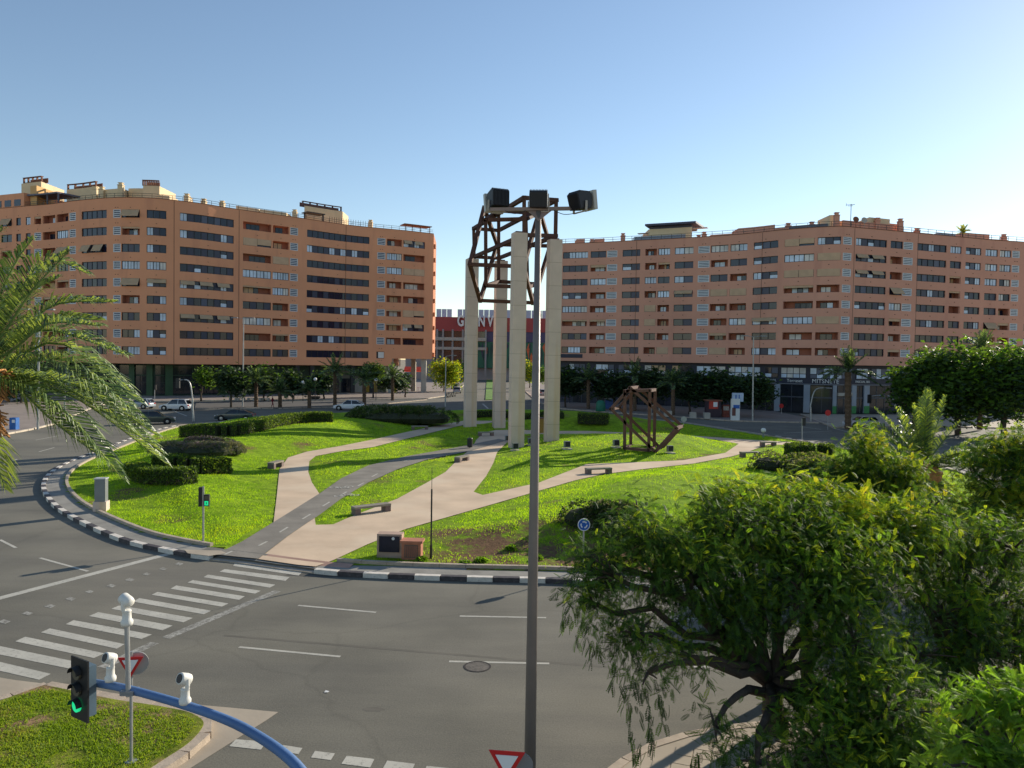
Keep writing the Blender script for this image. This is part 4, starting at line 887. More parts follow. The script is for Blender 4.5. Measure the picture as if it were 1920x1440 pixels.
for i in range(44):
    x = 886+i*4.3+rr.uniform(-1, 1); y0 = rr.choice([642, 650, 660]); y1 = y0+rr.uniform(14, 34); wd = rr.uniform(1.6, 3.4)
    a, c, t = mx(x-wd), mx(x+wd), mx(x+rr.uniform(-2, 2)); up = rr.random() < .5; zA, zB = mz(930, y0), mz(930, min(689, y1)); yy = mallY-.63-.004*i
    zm = zA*.6+zB*.4; b = MB(); b.add([(a, yy, zm), (t, yy, zB), (c, yy, zm), (t, yy, zA)], [(0, 1, 2, 3)]); b.build('mural_leaf', mat('mural_%d' % rr.randint(0, 4), [(.55, .12, .04), (.02, .06, .05), (.06, .26, .1), (.05, .04, .09), (.42, .25, .09)][rr.randint(0, 4)], .6), mr, world=True)
gl0 = []
gv = [('G', 864), ('R', 879), ('A', 889), ('N', 903), ('V', 919), ('I', 932), ('A', 944)]
for ch, x in gv: text(ch, (mx(x)-mr.location.x, -1.9, mz(930, 604)), Vector((0, -1, 0)), 5.8, M_white, mr, 'letter', .5, .16).scale = (.62, 1, 1)
for i in range(22):
    x = 816+i*10
    if 845 < x < 855: continue
    mb(x+.3, x+9.4, 580, 595.5, .3, mat('roof_louvre', (.42, .46, .58), .5, .1, .3), 'roof_louvre', -3)
mb(1012, 1015, 587, 597, 2, M_mgrey, 'chimney', 0)
# ================================================================ sculpture on concrete pillars
M_conc = mat('aged_concrete', (0.66, 0.51, 0.425), 0.85, 0.08, 0.7, 0.2, stain=((0.60, 0.40, 0.22), 0.55, 0.56, (2.2, 2.2, 0.10)))
M_concd = mat('concrete_joint', (0.40, 0.30, 0.22), 0.9, 0.0)
M_rust = mat('weathered_steel', (0.085, 0.035, 0.022), 0.75, 0.3, 2.0, 0.2)
pil = [((967.5, 843), 19.25, 1.22, 'front left', 0.30), ((1033.5, 838), 19.1, 1.2, 'front right', 0.30), ((881, 806), 19.3, 1.3, 'rear left', 0.30), ((935, 806), 19.2, 1.3, 'rear right', 0.30)]
plab = ['tall concrete pillar of the sculpture, nearest, with a low floodlight box at its foot', 'tall yellow-stained concrete pillar, front right of the four, beside the mast',
        'tall concrete pillar, farthest left of the four holding the steel frame', 'tall concrete pillar, rear right of the four, partly behind the nearest one']
for (p, H, w, _, rz), lb in zip(pil, plab):
    g = G(*p); zt = terr(g.x, g.y); t = thing('concrete_pillar', lb, 'pillar', (g.x, g.y, 0), rz, 'four pillars carrying the steel sculpture')
    n = 9; hh = (H)/n
    for i in range(n):
        b = MB(); b.box((0, 0, hh*(i+.5)), (w, w*.78, hh-.03)); b.build('pillar_segment', M_conc, t)
    b = MB(); b.box((0, 0, H/2), (w-.04, w*.78-.04, H-.06)); b.build('joint_core', M_concd, t)
    if H: 
        b = MB(); b.box((0, 0, H+.06), (w*.6, w*.4, .14)); b.build('bearing_plate', M_rust, t)
Z6 = lambda x, y: (860+x/5.333, 330+y/5.333)
def nd(x, y, d): a = Z6(x, y); return AT(a[0], a[1], d)
DN, DF = 69.5, 87.5
K = {}
kn = [nd(655, 218, DN), nd(975, 242, DN+2), nd(968, 600, DN+2), nd(655, 590, DN)]
kf = [nd(150, 525, DF), nd(400, 545, DF), nd(400, 822, DF), nd(155, 808, DF)]
fr = thing('steel_sculpture', 'rust brown steel beam sculpture of interlocked open boxes resting on four pillars', 'sculpture', tuple(kf[3]))
def beams(root, L, w):
    for a, c in L:
        b = MB(); d = (Vector(c)-Vector(a)).normalized(); b.beam(Vector(a)-d*w*.5, Vector(c)+d*w*.5, w); b.build('steel_beam', M_rust, root, world=True)
L = [(kn[i], kn[(i+1) % 4]) for i in range(4)]+[(kf[i], kf[(i+1) % 4]) for i in range(4)]+[(kn[i], kf[i]) for i in range(4)]
L1, L2, L3, L4 = nd(255, 318, 78), nd(112, 885, 74), nd(215, 1245, 78), nd(385, 685, 82)
off = nd(810, 345, 78)-L1
R1, R2, R3, R4 = nd(810, 345, 77), nd(648, 905, 74), nd(742, 1268, 77), nd(915, 700, 81)
L += [(L1, L2), (L2, L3), (L3, L4), (L4, L1), (R1, R2), (R2, R3), (R3, R4), (R4, R1), (L1, R1), (L2, R2), (L3, R3), (L4, R4)]
a1, b1, c1, d1 = nd(272, 1098, 76), nd(400, 1055, 80), nd(785, 1080, 80), nd(690, 1110, 76)
a2, b2, c2, d2 = nd(270, 440, 76), nd(400, 345, 80), nd(790, 375, 80), nd(672, 430, 76)
L += [(a1, b1), (b1, c1), (c1, d1), (d1, a1), (a1, a2), (b1, b2), (c1, c2), (d1, d2), (a2, b2), (a2, d2), (b2, c2), (c2, d2)]
beams(fr, L, 0.35)
# ---------------- second sculpture standing on the lawn
Z7 = lambda x, y: (1120+x/9.6, 710+y/9.6)
def n7(x, y, d=67.0): a = Z7(x, y); return AT(a[0], a[1], d)
foot = GT(1222, 848); D7 = foot.y
def n7(x, y, d=None): a = Z7(x, y); return AT(a[0], a[1], d or D7)
ov = Vector((0.82, 2.0, 0.0))
s2 = thing('steel_sculpture', 'rust brown steel sculpture of two crossed open frames standing on the lit lawn', 'sculpture', (foot.x, foot.y, terr(foot.x, foot.y)))
A = [n7(490, 1250), n7(925, 1290), n7(945, 212), n7(495, 225)]; B_ = [v+ov for v in A]
C = [n7(243, 545), n7(590, 165), n7(1425, 893), n7(1040, 1318)]; Dd = [v+Vector((.98, 2.4, 0)) for v in C]
L = []
for P, Q_ in ((A, B_), (C, Dd)):
    L += [(P[i], P[(i+1) % 4]) for i in range(4)]+[(Q_[i], Q_[(i+1) % 4]) for i in range(4)]+[(P[i], Q_[i]) for i in range(4)]
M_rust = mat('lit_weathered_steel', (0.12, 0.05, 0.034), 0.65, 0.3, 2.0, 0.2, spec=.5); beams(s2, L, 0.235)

# ================================================================ furniture of the lawn
M_bench = mat('bench_granite', (.17, .12, .11), .7, .15, 4); M_benchtop = mat('bench_top', (.25, .22, .17), .7, .12, 3)
def bench(px, py, L, rz, lab):
    g = GT(px, py); t = thing('bench', lab, 'bench', (g.x, g.y, g.z-.02), rz, 'low stone benches by the paths')
    b = MB(); b.box((0, 0, .42), (L, .5, .1)); b.build('seat', M_benchtop, t)
    for s in (-1, 1): b = MB(); b.box((s*(L/2-.16), 0, .185), (.3, .48, .37)); b.build('leg', M_bench, t)
bench(696, 963, 2.0, .66, 'long low stone bench beside the wide path, next to the grass wedge')
bench(866, 866, 1.6, 1.15, 'low bench at the upper tip of the grass wedge')
bench(517, 877, 1.5, 1.4, 'low bench at the left edge of the beige side path')
bench(911, 818, 1.6, .3, 'low bench near the foot of the rear pillars')
bench(787, 806, 1.8, .25, 'small dark bench on the shaded far lawn')
bench(1122, 889, 1.9, .35, 'low bench between the beige path and the lawn, right of the mast')
bench(1406, 857, 1.7, .3, 'low bench by the right end of the path')
bench(1440, 837, 1.5, .2, 'farthest right low bench where the path meets the road')
def simple(name, lab, cat, px, py, group=None, T=True, rz=0.0):
    g = GT(px, py) if T else G(px, py); return thing(name, lab, cat, (g.x, g.y, max(0, g.z-.02)), rz, group)
M_blackm = mat('black_metal', (.02, .02, .02), .5, .1, 3); M_greym = mat('grey_metal', (.22, .23, .24), .45, .1, 2, metal=.3); M_steel = mat('galvanised_steel', (.38, .38, .37), .4, .12, 3, metal=.4)
t = simple('litter_bin', 'dark cylindrical litter bin beside the cycle path', 'bin', 881, 841)
b = MB(); b.lathe((0, 0, .15), [(.2, 0), (.24, .05), (.25, .75), (.22, .8)], 14); b.build('bin_body', M_blackm, t); b = MB(); b.tube([(0, 0, 0), (0, 0, 1.1)], .035, 6); b.build('post', M_blackm, t)
fl = [(966, 842, 'foot of the nearest pillar'), (1063, 839, 'lawn right of the front pillars'), (1155, 836, 'left of the lawn sculpture'), (1256, 847, 'right of the lawn sculpture'), (995, 832, 'between the two front pillars'), (952, 826, 'behind the nearest pillar')]
for px, py, w in fl:
    t = simple('ground_floodlight', 'small grey floodlight box, '+w, 'floodlight', px, py+3, 'ground floodlights on the lawn', rz=.3)
    b = MB(); b.box((0, 0, .04), (.75, .6, .1)); b.build('base', M_stone, t); b = MB(); b.box((0, 0, .42), (.5, .32, .5)); b.build('lamp_housing', M_greym, t); b = MB(); b.box((0, -.17, .44), (.4, .03, .4)); b.build('glass', M_fr, t)
t = simple('utility_column', 'narrow ochre box standing between the front pillars', 'utility box', 1014, 812)
b = MB(); b.box((0, 0, .8), (.75, .6, 1.6)); b.build('cabinet', mat('ochre_metal', (.30, .17, .03), .6, .1, 1), t); b = MB(); b.box((0, 0, 1.65), (.85, .7, .1)); b.build('lid', M_rust, t)
# cabinets
t = simple('utility_cabinet', 'tall grey electrical cabinet on a concrete plinth at the left lawn edge', 'electrical cabinet', 190, 957, rz=.15)
b = MB(); b.box((0, 0, .24), (.62, .5, .5)); b.build('plinth', M_conc, t); b = MB(); b.box((0, 0, 1.05), (.5, .4, 1.12)); b.build('cabinet', M_greym, t); b = MB(); b.box((0, 0, 1.63), (.56, .46, .06)); b.build('lid', mat('pale_grey_metal', (.4, .41, .42), .5), t)
b = MB(); b.box((0, -.205, 1.05), (.42, .012, 1.0)); b.build('door', M_greym, t)
M_redst = mat('reddish_concrete', (.42, .17, .10), .8, .15, 4, .2)
t = simple('information_stone', 'beige concrete block holding a dark glossy panel with a white dot', 'information block', 731, 1044, rz=-.04)
b = MB(); b.box((0, .1, .47), (.98, .5, .96)); b.build('block', mat('pinkish_concrete', (.42, .29, .22), .85, .15, 3, .2), t)
b = MB(); b.box((0, -.165, .56), (.80, .04, .62)); o = b.build('panel', mat('dark_panel', (.012, .014, .03), .3), t); b = MB(); M = Matrix.Translation((.16, -.19, .79)) @ Matrix.Rotation(R(90), 4, 'X'); b.lathe((0, 0, 0), [(.06, 0), (.06, .01)], 14, 0, M); b.build('dot', M_white, o)
t = simple('utility_box', 'low reddish concrete box with a grey grille door, right of the panel block', 'utility box', 772, 1048, rz=-.06)
b = MB(); b.box((0, .1, .34), (.76, .5, .68)); b.build('block', M_redst, t); b = MB(); b.box((0, .1, .72), (.88, .6, .09)); b.build('lid', M_redst, t)
b = MB(); b.box((.0, -.16, .36), (.52, .03, .5)); o = b.build('door', mat('brown_grey_door', (.13, .09, .07), .7), t)
for i in range(6): b = MB(); b.box((-.2+i*.08, -.178, .36), (.03, .012, .44)); b.build('slat', M_brown, o)
t = simple('thin_pole', 'thin dark pole with a whip tip beside the reddish box', 'pole', 808, 1047)
b = MB(); b.tube([(0, 0, 0), (0, 0, .55)], .05, 8); b.build('base', M_blackm, t); b = MB(); b.tube([(0, 0, .5), (0, 0, 2.75)], .033, 8); b.build('post', M_blackm, t); b = MB(); b.tube([(0, 0, 2.75), (0, 0, 3.6)], .012, 5); b.build('whip', M_blackm, t)

# ---- signs and signals
M_blue = mat('sign_blue', (.015, .11, .42), .4, 0); M_signw = mat('sign_white', (.75, .75, .74), .4, 0); M_red = mat('sign_red', (.55, .02, .02), .4, 0)
M_on = mat('lamp_green', (.0, .45, .25), .4, 0, emit=(.02, 1.0, .35), es=0.45); M_onr = mat('lamp_red', (.6, .02, .01), .4, 0, emit=(1, .07, .04), es=3.0); M_off = mat('lamp_off', (.10, .09, .06), .35, 0)
def disc(b, c, r, th, n=24, mi=0, rz=0.0, rx=math.pi/2):
    M = Matrix.Translation(c) @ Matrix.Rotation(rz, 4, 'Z') @ Matrix.Rotation(rx, 4, 'X'); b.lathe((0, 0, -th/2), [(r, 0), (r, th)], n, mi, M)
g = G(1093, 1068, .16); t = thing('roundabout_sign', 'round blue roundabout sign with white arrows on a thin post', 'traffic sign', (g.x, g.y, .15), .05)
b = MB(); b.tube([(0, 0, 0), (0, 0, 1.95)], .03, 8); b.build('post', M_steel, t)
b = MB(); disc(b, (0, -.04, 1.72), .235, .03); o = b.build('sign_plate', M_signw, t); b = MB(); disc(b, (0, -.058, 1.72), .205, .01); b.build('blue_disc', M_blue, o)
for k in range(3):
    b = MB(); V = []; a0 = R(90+k*120-38); a1 = R(90+k*120+30)
    for j in range(9): a = a0+(a1-a0)*j/8; V += [(.09*math.cos(a), -.066, 1.72+.09*math.sin(a)), (.135*math.cos(a), -.066, 1.72+.135*math.sin(a))]
    b.add(V, [(2*j, 2*j+2, 2*j+3, 2*j+1) for j in range(8)]); a = a0-.35
    b.add([(.07*math.cos(a0), -.066, 1.72+.07*math.sin(a0)), (.158*math.cos(a0), -.066, 1.72+.158*math.sin(a0)), (.115*math.cos(a), -.066, 1.72+.115*math.sin(a))], [(0, 1, 2)]); b.build('arrow', M_signw, o)
def yield_plate(t, z, s, rz=0.0, parentname='sign_plate'):
    M = Matrix.Translation((0, 0, z)) @ Matrix.Rotation(rz, 4, 'Z')
    def tri(k, y, name, m, par):
        b = MB(); P = [(-s/2*k, y, s*.289*k), (s/2*k, y, s*.289*k), (0, y, -s*.577*k)]; P2 = [(x, y+.012, zz) for x, y, zz in P]
        b.add([M @ Vector(v) for v in P+P2], [(0, 2, 1), (3, 4, 5), (0, 1, 4, 3), (1, 2, 5, 4), (2, 0, 3, 5)]); return b.build(name, m, par)
    o = tri(1.0, -.05, parentname, M_red, t); tri(.62, -.064, 'white_field', M_signw, o); return o
g = G(246, 1427, .17); t = thing('yield_sign', 'thin grey pole on the corner lawn carrying a give way triangle and a round sign', 'traffic sign', (g.x, g.y, .16), -.1)
sc = g.y/FPX; hz = 663.5
zs = 8-(1252-hz)*sc-.16
b = MB(); b.tube([(0, 0, 0), (0, 0, zs+.25)], .03, 8); b.build('post', M_steel, t); b = MB(); b.box((0, 0, .01), (.2, .2, .02)); b.build('base_plate', M_steel, t)
yield_plate(t, zs+.02, .47, .25); b = MB(); disc(b, (.06, .07, zs), .22, .03, rz=.5); b.build('round_sign_back', M_steel, t)
t = thing('yield_sign', 'give way triangle on a grey backing at the bottom edge, beside the mast', 'traffic sign', (AT(951, 1420, 11.5).x, 11.5, .13), 0)
zs = AT(951, 1425, 11.5).z-.13; b = MB(); b.tube([(0.05, 0.03, 0), (0.05, 0.03, zs+.1)], .035, 8); b.build('post', M_steel, t); yield_plate(t, zs, .56, -.12)
b = MB(); disc(b, (.2, .07, zs-.12), .2, .03); b.build('round_sign_back', M_greym, t)
# pedestrian light on the island kerb
g = G(381, 1020, .15); t = thing('pedestrian_signal', 'pedestrian signal post with a green walking figure at the zebra crossing', 'traffic light', (g.x, g.y, .14), .1)
b = MB(); b.tube([(0, 0, 0), (0, 0, 2.42)], .04, 8); b.build('post', M_steel, t)
b = MB(); b.box((.16, -.05, 1.85), (.2, .16, .48)); o = b.build('signal_head', M_blackm, t); b = MB(); b.box((.16, -.135, 1.74), (.15, .01, .18)); b.build('green_lamp', M_on, o); b = MB(); b.box((.16, -.135, 1.97), (.15, .01, .16)); b.build('red_lamp', M_off, o)
b = MB(); b.tube([(.16, -.145, 1.70), (.16, -.145, 1.78)], .02, 5); b.build('figure', M_blackm, o)
b = MB(); b.box((-.12, .05, 1.98), (.14, .16, .8)); b.build('signal_head', M_blackm, t)
# ---- blue gantry arm with signal head and three traffic cameras
M_arm = mat('blue_painted_steel', (.085, .165, .33), .5, .15, 1.5, .1)
M_camw = mat('camera_white_plastic', (.70, .68, .62), .45, .05, 2)
D0 = 8.6
arm_px = [(174, 1280, 9.55), (235, 1291, 9.1), (340, 1320, 8.9), (430, 1352, 8.7), (490, 1384, 8.5), (540, 1420, 8.3), (572, 1455, 8.15), (592, 1490, 8.05), (602, 1540, 8.0)]
AP = [AT(*p) for p in arm_px]; e = AP[-1]; AP.append(Vector((e.x+.06, e.y, e.z-.9))); AP.append(Vector((e.x+.08, e.y, 0.13)))
t = thing('signal_arm', 'blue curved signal arm reaching out over the corner at the bottom left', 'signal arm', (AP[-1].x, AP[-1].y, .13))
SP = smoothline(AP, 5); rad = [.046+.026*i/(len(SP)-1) for i in range(len(SP))]
b = MB(); b.tube(SP, rad, 16); b.build('arm', M_arm, t, world=True, smooth=True)
# signal head, seen obliquely
c = AT(150, 1292, 9.32); hd = thing('traffic_light', 'black three lamp traffic light, green lamp lit, at the tip of the blue arm', 'traffic light', tuple(c), R(-31))
b = MB(); b.box((0, 0, 0), (.36, .02, .76)); b.build('backing_board', M_blackm, hd)
b = MB(); b.box((0.02, .07, -.02), (.22, .12, .62)); b.build('housing', mat('blue_grey_housing', (.10, .15, .19), .5), hd)
for k, m in ((.2, M_off), (0, M_off), (-.2, M_on)):
    b = MB(); disc(b, (-.02, -.03, k), .078, .03); o = b.build('lamp', m, hd)
    b = MB(); M = Matrix.Translation((-.02, -.03, k)) @ Matrix.Rotation(math.pi/2, 4, 'X'); V = []; n = 12
    for j in range(n+1):
        a = math.pi*j/n; V += [(-.02+.095*math.cos(a), -.02, k+.095*math.sin(a)), (-.02+.095*math.cos(a), -.095, k+.085*math.sin(a))]
    b.add(V, [(2*j, 2*j+1, 2*j+3, 2*j+2) for j in range(n)]); b.build('visor', M_blackm, o)
def camera(base, zrot, sc_, lab, fixed=True):
    t = thing('traffic_camera', lab, 'camera', tuple(base), zrot, 'white traffic cameras on the blue arm')
    s = sc_; b = MB(); b.lathe((0, 0, 0), [(.075*s, 0), (.08*s, .03*s), (.08*s, .06*s), (.06*s, .09*s), (.055*s, .19*s), (.06*s, .2*s), (.05*s, .215*s)], 18); b.build('base', M_camw, t, smooth=True)
    b = MB(); b.tube([(0.045*s, 0, .2*s), (.06*s, 0, .27*s), (.06*s, 0, .36*s)], .03*s, 10); b.build('yoke', M_camw, t)
    M = Matrix.Translation((0, 0, .34*s)) @ Matrix.Rotation(R(68), 4, 'X'); b = MB(); b.lathe((0, 0, -.05*s), [(.03*s, -.035*s), (.07*s, -.02*s), (.08*s, .02*s), (.08*s, .12*s), (.075*s, .14*s)], 18, 0, M); o = b.build('camera_body', M_camw, t, smooth=True)
    b = MB(); b.lathe((0, 0, .09*s), [(.062*s, 0), (.06*s, .004*s)], 16, 0, M); b.build('lens', M_fr, o)
p1 = AT(207, 1283, 9.17); camera(p1+Vector((0, 0, .04)), R(-35), .82, 'white domed camera on the blue arm nearest the traffic light head')
p2 = AT(347, 1324, 8.88); camera(p2+Vector((0, 0, .03)), R(-35), .86, 'white domed camera on the blue arm right of the thin pole')
p3 = AT(243, 1296, 9.05); t = thing('camera_pole', 'short grey pole clamped to the blue arm', 'pole', tuple(p3)); top = AT(238, 1172, 9.05)
b = MB(); b.tube([p3+Vector((0, -.03, -.05)), top], .029, 10); b.build('post', M_steel, t, world=True)
b = MB(); b.box((p3.x, p3.y, p3.z), (.16, .16, .05)); b.build('clamp', M_greym, t, world=True)
camera(top, R(-115), .86, 'white domed camera on top of the short pole above the blue arm')
# ---- tall floodlight mast
md = 12.6; mt = AT(1009.5, 396, md); mbp = Vector((AT(996, 1440, md).x-.02, md, .13))
t = thing('floodlight_mast', 'tall tapered grey mast in the middle of the view with a crossbar', 'lamp mast', tuple(mbp))
b = MB(); b.tube([mbp, mbp.lerp(mt, .5), mt], [.105, .08, .047], 14); b.build('mast', mat('mast_grey_steel', (.20, .17, .15), .5, .15, 1.2, .1, metal=.2), t, world=True, smooth=True)
cl, cr = AT(919, 393, md-.1), AT(1104, 390.5, md+.1)
b = MB(); b.beam(cl, cr, .06, .055); b.build('crossbar', M_steel if 0 else mat('crossbar_steel', (.26, .19, .16), .5, .15, 2), t, world=True)
b = MB(); k1, k2 = cl.lerp(cr, .38), cl.lerp(cr, .62); b.add([(k1.x, k1.y-.01, k1.z-.03), (k2.x, k2.y-.01, k2.z-.03), (mt.x, mt.y-.06, mt.z-.17), (k1.x, k1.y+.02, k1.z-.03), (k2.x, k2.y+.02, k2.z-.03), (mt.x, mt.y-.03, mt.z-.17)], [(0, 1, 2), (5, 4, 3), (0, 2, 5, 3), (1, 4, 5, 2), (0, 3, 4, 1)]); b.build('gusset', mat('crossbar_steel', (0, 0, 0)), t, world=True)
b = MB(); q = [cl.lerp(cr, .64)+Vector((0, -.04, -.03)), cl.lerp(cr, .74)+Vector((0, -.04, -.1)), cl.lerp(cr, .86)+Vector((0, -.04, -.085)), cl.lerp(cr, .98)+Vector((0, -.04, -.03))]; b.tube(smoothline(q, 4), .006, 5); q = [cl.lerp(cr, .15)+Vector((0, -.04, -.03)), cl.lerp(cr, .25)+Vector((0, -.04, -.08)), cl.lerp(cr, .36)+Vector((0, -.04, -.03))]; b.tube(smoothline(q, 4), .006, 5); b.build('cable', M_blackm, t, world=True)
M_fl = mat('floodlight_black', (.022, .022, .026), .45, .1, 4)
M_flg = mat('floodlight_glass', (.45, .43, .37), .25, .05, 2)
def flood(px, py, rz, lab, tilt):
    c = AT(px, py, md); t = thing('floodlight', lab, 'floodlight', (c.x, c.y, mt.z+.02), rz, 'black floodlights on the mast crossbar'); t.scale = (.86, .86, .86)
    M = Matrix.Translation((0, 0, .18)) @ Matrix.Rotation(tilt, 4, 'X')
    b = MB(); prof = [(-.13, -.14), (.10, -.15), (.15, -.05), (.16, .08), (.12, .14), (-.10, .17), (-.16, .12)]
    V = [M @ Vector((-.17, y, z)) for y, z in prof]+[M @ Vector((.17, y, z)) for y, z in prof]; n = len(prof)
    b.add(V, [tuple(range(n-1, -1, -1)), tuple(range(n, 2*n))]+[(i, (i+1) % n, n+(i+1) % n, n+i) for i in range(n)]); o = b.build('lamp_housing', M_fl, t)
    b = MB()
    for i in range(12):
        x = -.155+i*.0282; V = []
        for s_ in (x-.005, x+.005): V += [M @ Vector((s_, y*1.09-.004, z*1.10)) for y, z in prof]
        b.add(V, [tuple(range(n-1, -1, -1)), tuple(range(n, 2*n))]+[(k, (k+1) % n, n+(k+1) % n, n+k) for k in range(n)])
    b.build('cooling_fins', M_fl, o)
    b = MB(); V = [M @ Vector(v) for v in ((-.19, .17, -.18), (.19, .17, -.18), (.19, .19, .17), (-.19, .19, .17), (-.19, .25, -.19), (.19, .25, -.19), (.19, .27, .17), (-.19, .27, .17))]
    b.add(V, [(0, 1, 2, 3), (7, 6, 5, 4), (0, 4, 5, 1), (1, 5, 6, 2), (2, 6, 7, 3), (3, 7, 4, 0)]); b.build('glass_front', M_flg, t)
    b = MB()
    for s_ in (-.195, .195): b.beam((s_, 0, .16), (s_, 0, -.03), .02, .04)
    b.beam((-.2, 0, -.03), (.2, 0, -.03), .03, .02); b.build('bracket', M_stone, t)
flood(934, 371, R(24), 'black ribbed floodlight at the left end of the crossbar, facing away left', R(-8))
flood(1010, 371, R(-4), 'black floodlight in the middle of the crossbar, seen from behind', 0)
flood(1088, 368, R(-58), 'black floodlight at the right end of the crossbar with its glass catching light', R(10))

# ---- street lamps, far signals
def lamp_post(px, pyb, pyt, lab, double=True, group='tall double street lamps'):
    g = G(px, pyb); top = AT(px+(pyb-pyt)*.012, pyt, g.y); t = thing('street_lamp', lab, 'street lamp', (g.x, g.y, .1), 0, group)
    b = MB(); b.tube([g, top], [.13, .07], 8); b.build('post', M_steel, t, world=True)
    for s in ((-1, 1) if double else (1,)):
        b = MB(); b.tube([top, top+Vector((s*.9, -.2, .15))], .04, 6); b.build('arm', M_steel, t, world=True)
        b = MB(); b.box((top.x+s*1.3, top.y-.3, top.z+.15), (.9, .35, .14)); b.build('lamp_head', M_greym, t, world=True)
lamp_post(455, 764, 598, 'tall double headed street lamp in front of the left block'); lamp_post(1411, 790, 632, 'tall street lamp in front of the navy shopfronts')
lamp_post(71, 805, 583, 'tall double headed street lamp on the left pavement, seen through palm fronds'); lamp_post(835, 762, 668, 'street lamp at the mouth of the avenue', False)
def globe(px, pyb, pyt, lab):
    g = G(px, pyb); top = AT(px, pyt, g.y); t = thing('globe_lamp', lab, 'street lamp', (g.x, g.y, .1), 0, 'globe lamps on the pavement'); b = MB(); b.tube([g, top], .06, 6); b.build('post', M_blackm, t, world=True)
    b = MB(); b.lathe((top.x, top.y, top.z), [(.05, -.3), (.25, -.2), (.33, 0), (.25, .2), (.06, .3)], 12); b.build('globe', M_white, t, world=True, smooth=True)
globe(591, 752, 711, 'globe lamp in front of the dark corner of the left block'); globe(705, 752, 712, 'globe lamp beside the middle pavement palm'); globe(459, 750, 720, 'globe lamp left of the tall lamp post'); globe(568, 752, 717, 'globe lamp between the pavement trees')
def curved_signal(base, top, tip, lab, red=None, head=True):
    g = G(*base); P = [g, AT(top[0], top[1]+(base[1]-top[1])*.45, g.y), AT(top[0], top[1]+14, g.y), AT(top[0]+(tip[0]-top[0])*.25, tip[1]+2, g.y), AT(tip[0], tip[1], g.y)]
    t = thing('signal_arm', lab, 'signal arm', (g.x, g.y, 0)); b = MB(); S = smoothline(P, 5); b.tube(S, [.13-.07*i/(len(S)-1) for i in range(len(S))], 8); b.build('arm', M_steel, t, world=True, smooth=True)
    if head:
        e = P[-1]; b = MB(); b.box((e.x, e.y-.05, e.z-.35), (.42, .3, 1.15)); o = b.build('signal_head', M_blackm, t, world=True)
        for k, dz in enumerate((.35, 0, -.35)):
            b = MB(); disc(b, (e.x, e.y-.22, e.z-.35+dz), .15 if k or not red else .2, .05); b.build('lamp', M_onr if (k == 0 and red) else M_off, o, world=True)
curved_signal((363, 793), (361, 735), (334, 713), 'curved pale signal arm rising behind the long hedge')
curved_signal((1690, 800), (1685, 775), (1630, 743), 'curved signal arm with a lit red lamp over the right road', True)
curved_signal((1520, 792), (1520, 745), (1560, 728), 'thin curved signal arm in front of the navy shopfronts', head=False)
curved_signal((122, 775), (121, 735), (136, 699), 'curved pale signal arm behind the palm fronds', head=False)
def small_signal(px, pyb, pyt, lab, red=True):
    g = G(px, pyb); top = AT(px, pyt, g.y); t = thing('traffic_light', lab, 'traffic light', (g.x, g.y, 0)); b = MB(); b.tube([g, top], .06, 8); b.build('post', M_steel, t, world=True)
    b = MB(); b.box((top.x+.15, top.y-.1, top.z-.3), (.3, .25, .85)); o = b.build('signal_head', M_blackm, t, world=True)
    for k, dz in enumerate((.25, 0, -.25)): b = MB(); disc(b, (top.x+.15, top.y-.24, top.z-.3+dz), .11, .04); b.build('lamp', M_onr if (k == 0 and red) else M_off, o, world=True)
small_signal(1504, 826, 785, 'small signal post with a lit red lamp on the island edge'); small_signal(1690, 812, 776, 'signal with an orange-red lamp at the right road corner'); small_signal(290, 751, 723, 'small signal on the left pavement by the green column'); small_signal(1063+0.01, 1, 1, 'x') if 0 else None
g = G(1637, 1045); t = thing('traffic_light', 'traffic light with a lit green lamp between the near trees', 'traffic light', (g.x, g.y, 0)); top = AT(1636, 940, g.y)
b = MB(); b.tube([g, top], .05, 8); b.build('post', M_blackm, t, world=True); b = MB(); b.box((top.x, top.y-.05, top.z-.3), (.28, .25, .8)); o = b.build('signal_head', M_blackm, t, world=True)
for k, m in ((.24, M_off), (0, M_off), (-.24, M_on)): b = MB(); disc(b, (top.x, top.y-.19, top.z-.3+k), .09, .04); b.build('lamp', m, o, world=True)
def no_entry(px, pyb, pyt, lab, back=False):
    g = G(px, pyb); top = AT(px, pyt, g.y); t = thing('round_sign' if back else 'no_entry_sign', lab, 'traffic sign', (g.x, g.y, 0)); b = MB(); b.tube([g, top], .04, 6); b.build('post', M_steel, t, world=True)
    b = MB(); disc(b, (top.x, top.y-.06, top.z), .36, .04); o = b.build('sign_plate', M_steel if back else M_red, t, world=True)
    if not back: b = MB(); b.box((top.x, top.y-.1, top.z), (.45, .02, .12)); b.build('white_bar', M_signw, o, world=True)
no_entry(1552, 806, 774, 'no entry sign in front of the navy shopfronts'); no_entry(1465, 777, 761, 'small no entry sign left of the curved arm'); no_entry(1282, 800, 786, 'small round sign seen from behind at the edge of the road', True)
g = G(1431, 822); t = thing('bollard', 'short post with a pale rounded head where the path meets the far road', 'bollard', (g.x, g.y, 0)); b = MB(); b.lathe((0, 0, 0), [(.22, 0), (.16, .1), (.1, .2), (.1, .65)], 12); b.build('post', M_greym, t); b = MB(); b.lathe((0, 0, .65), [(.12, 0), (.26, .12), (.28, .3), (.15, .46)], 12); b.build('head', M_white, t, smooth=True)
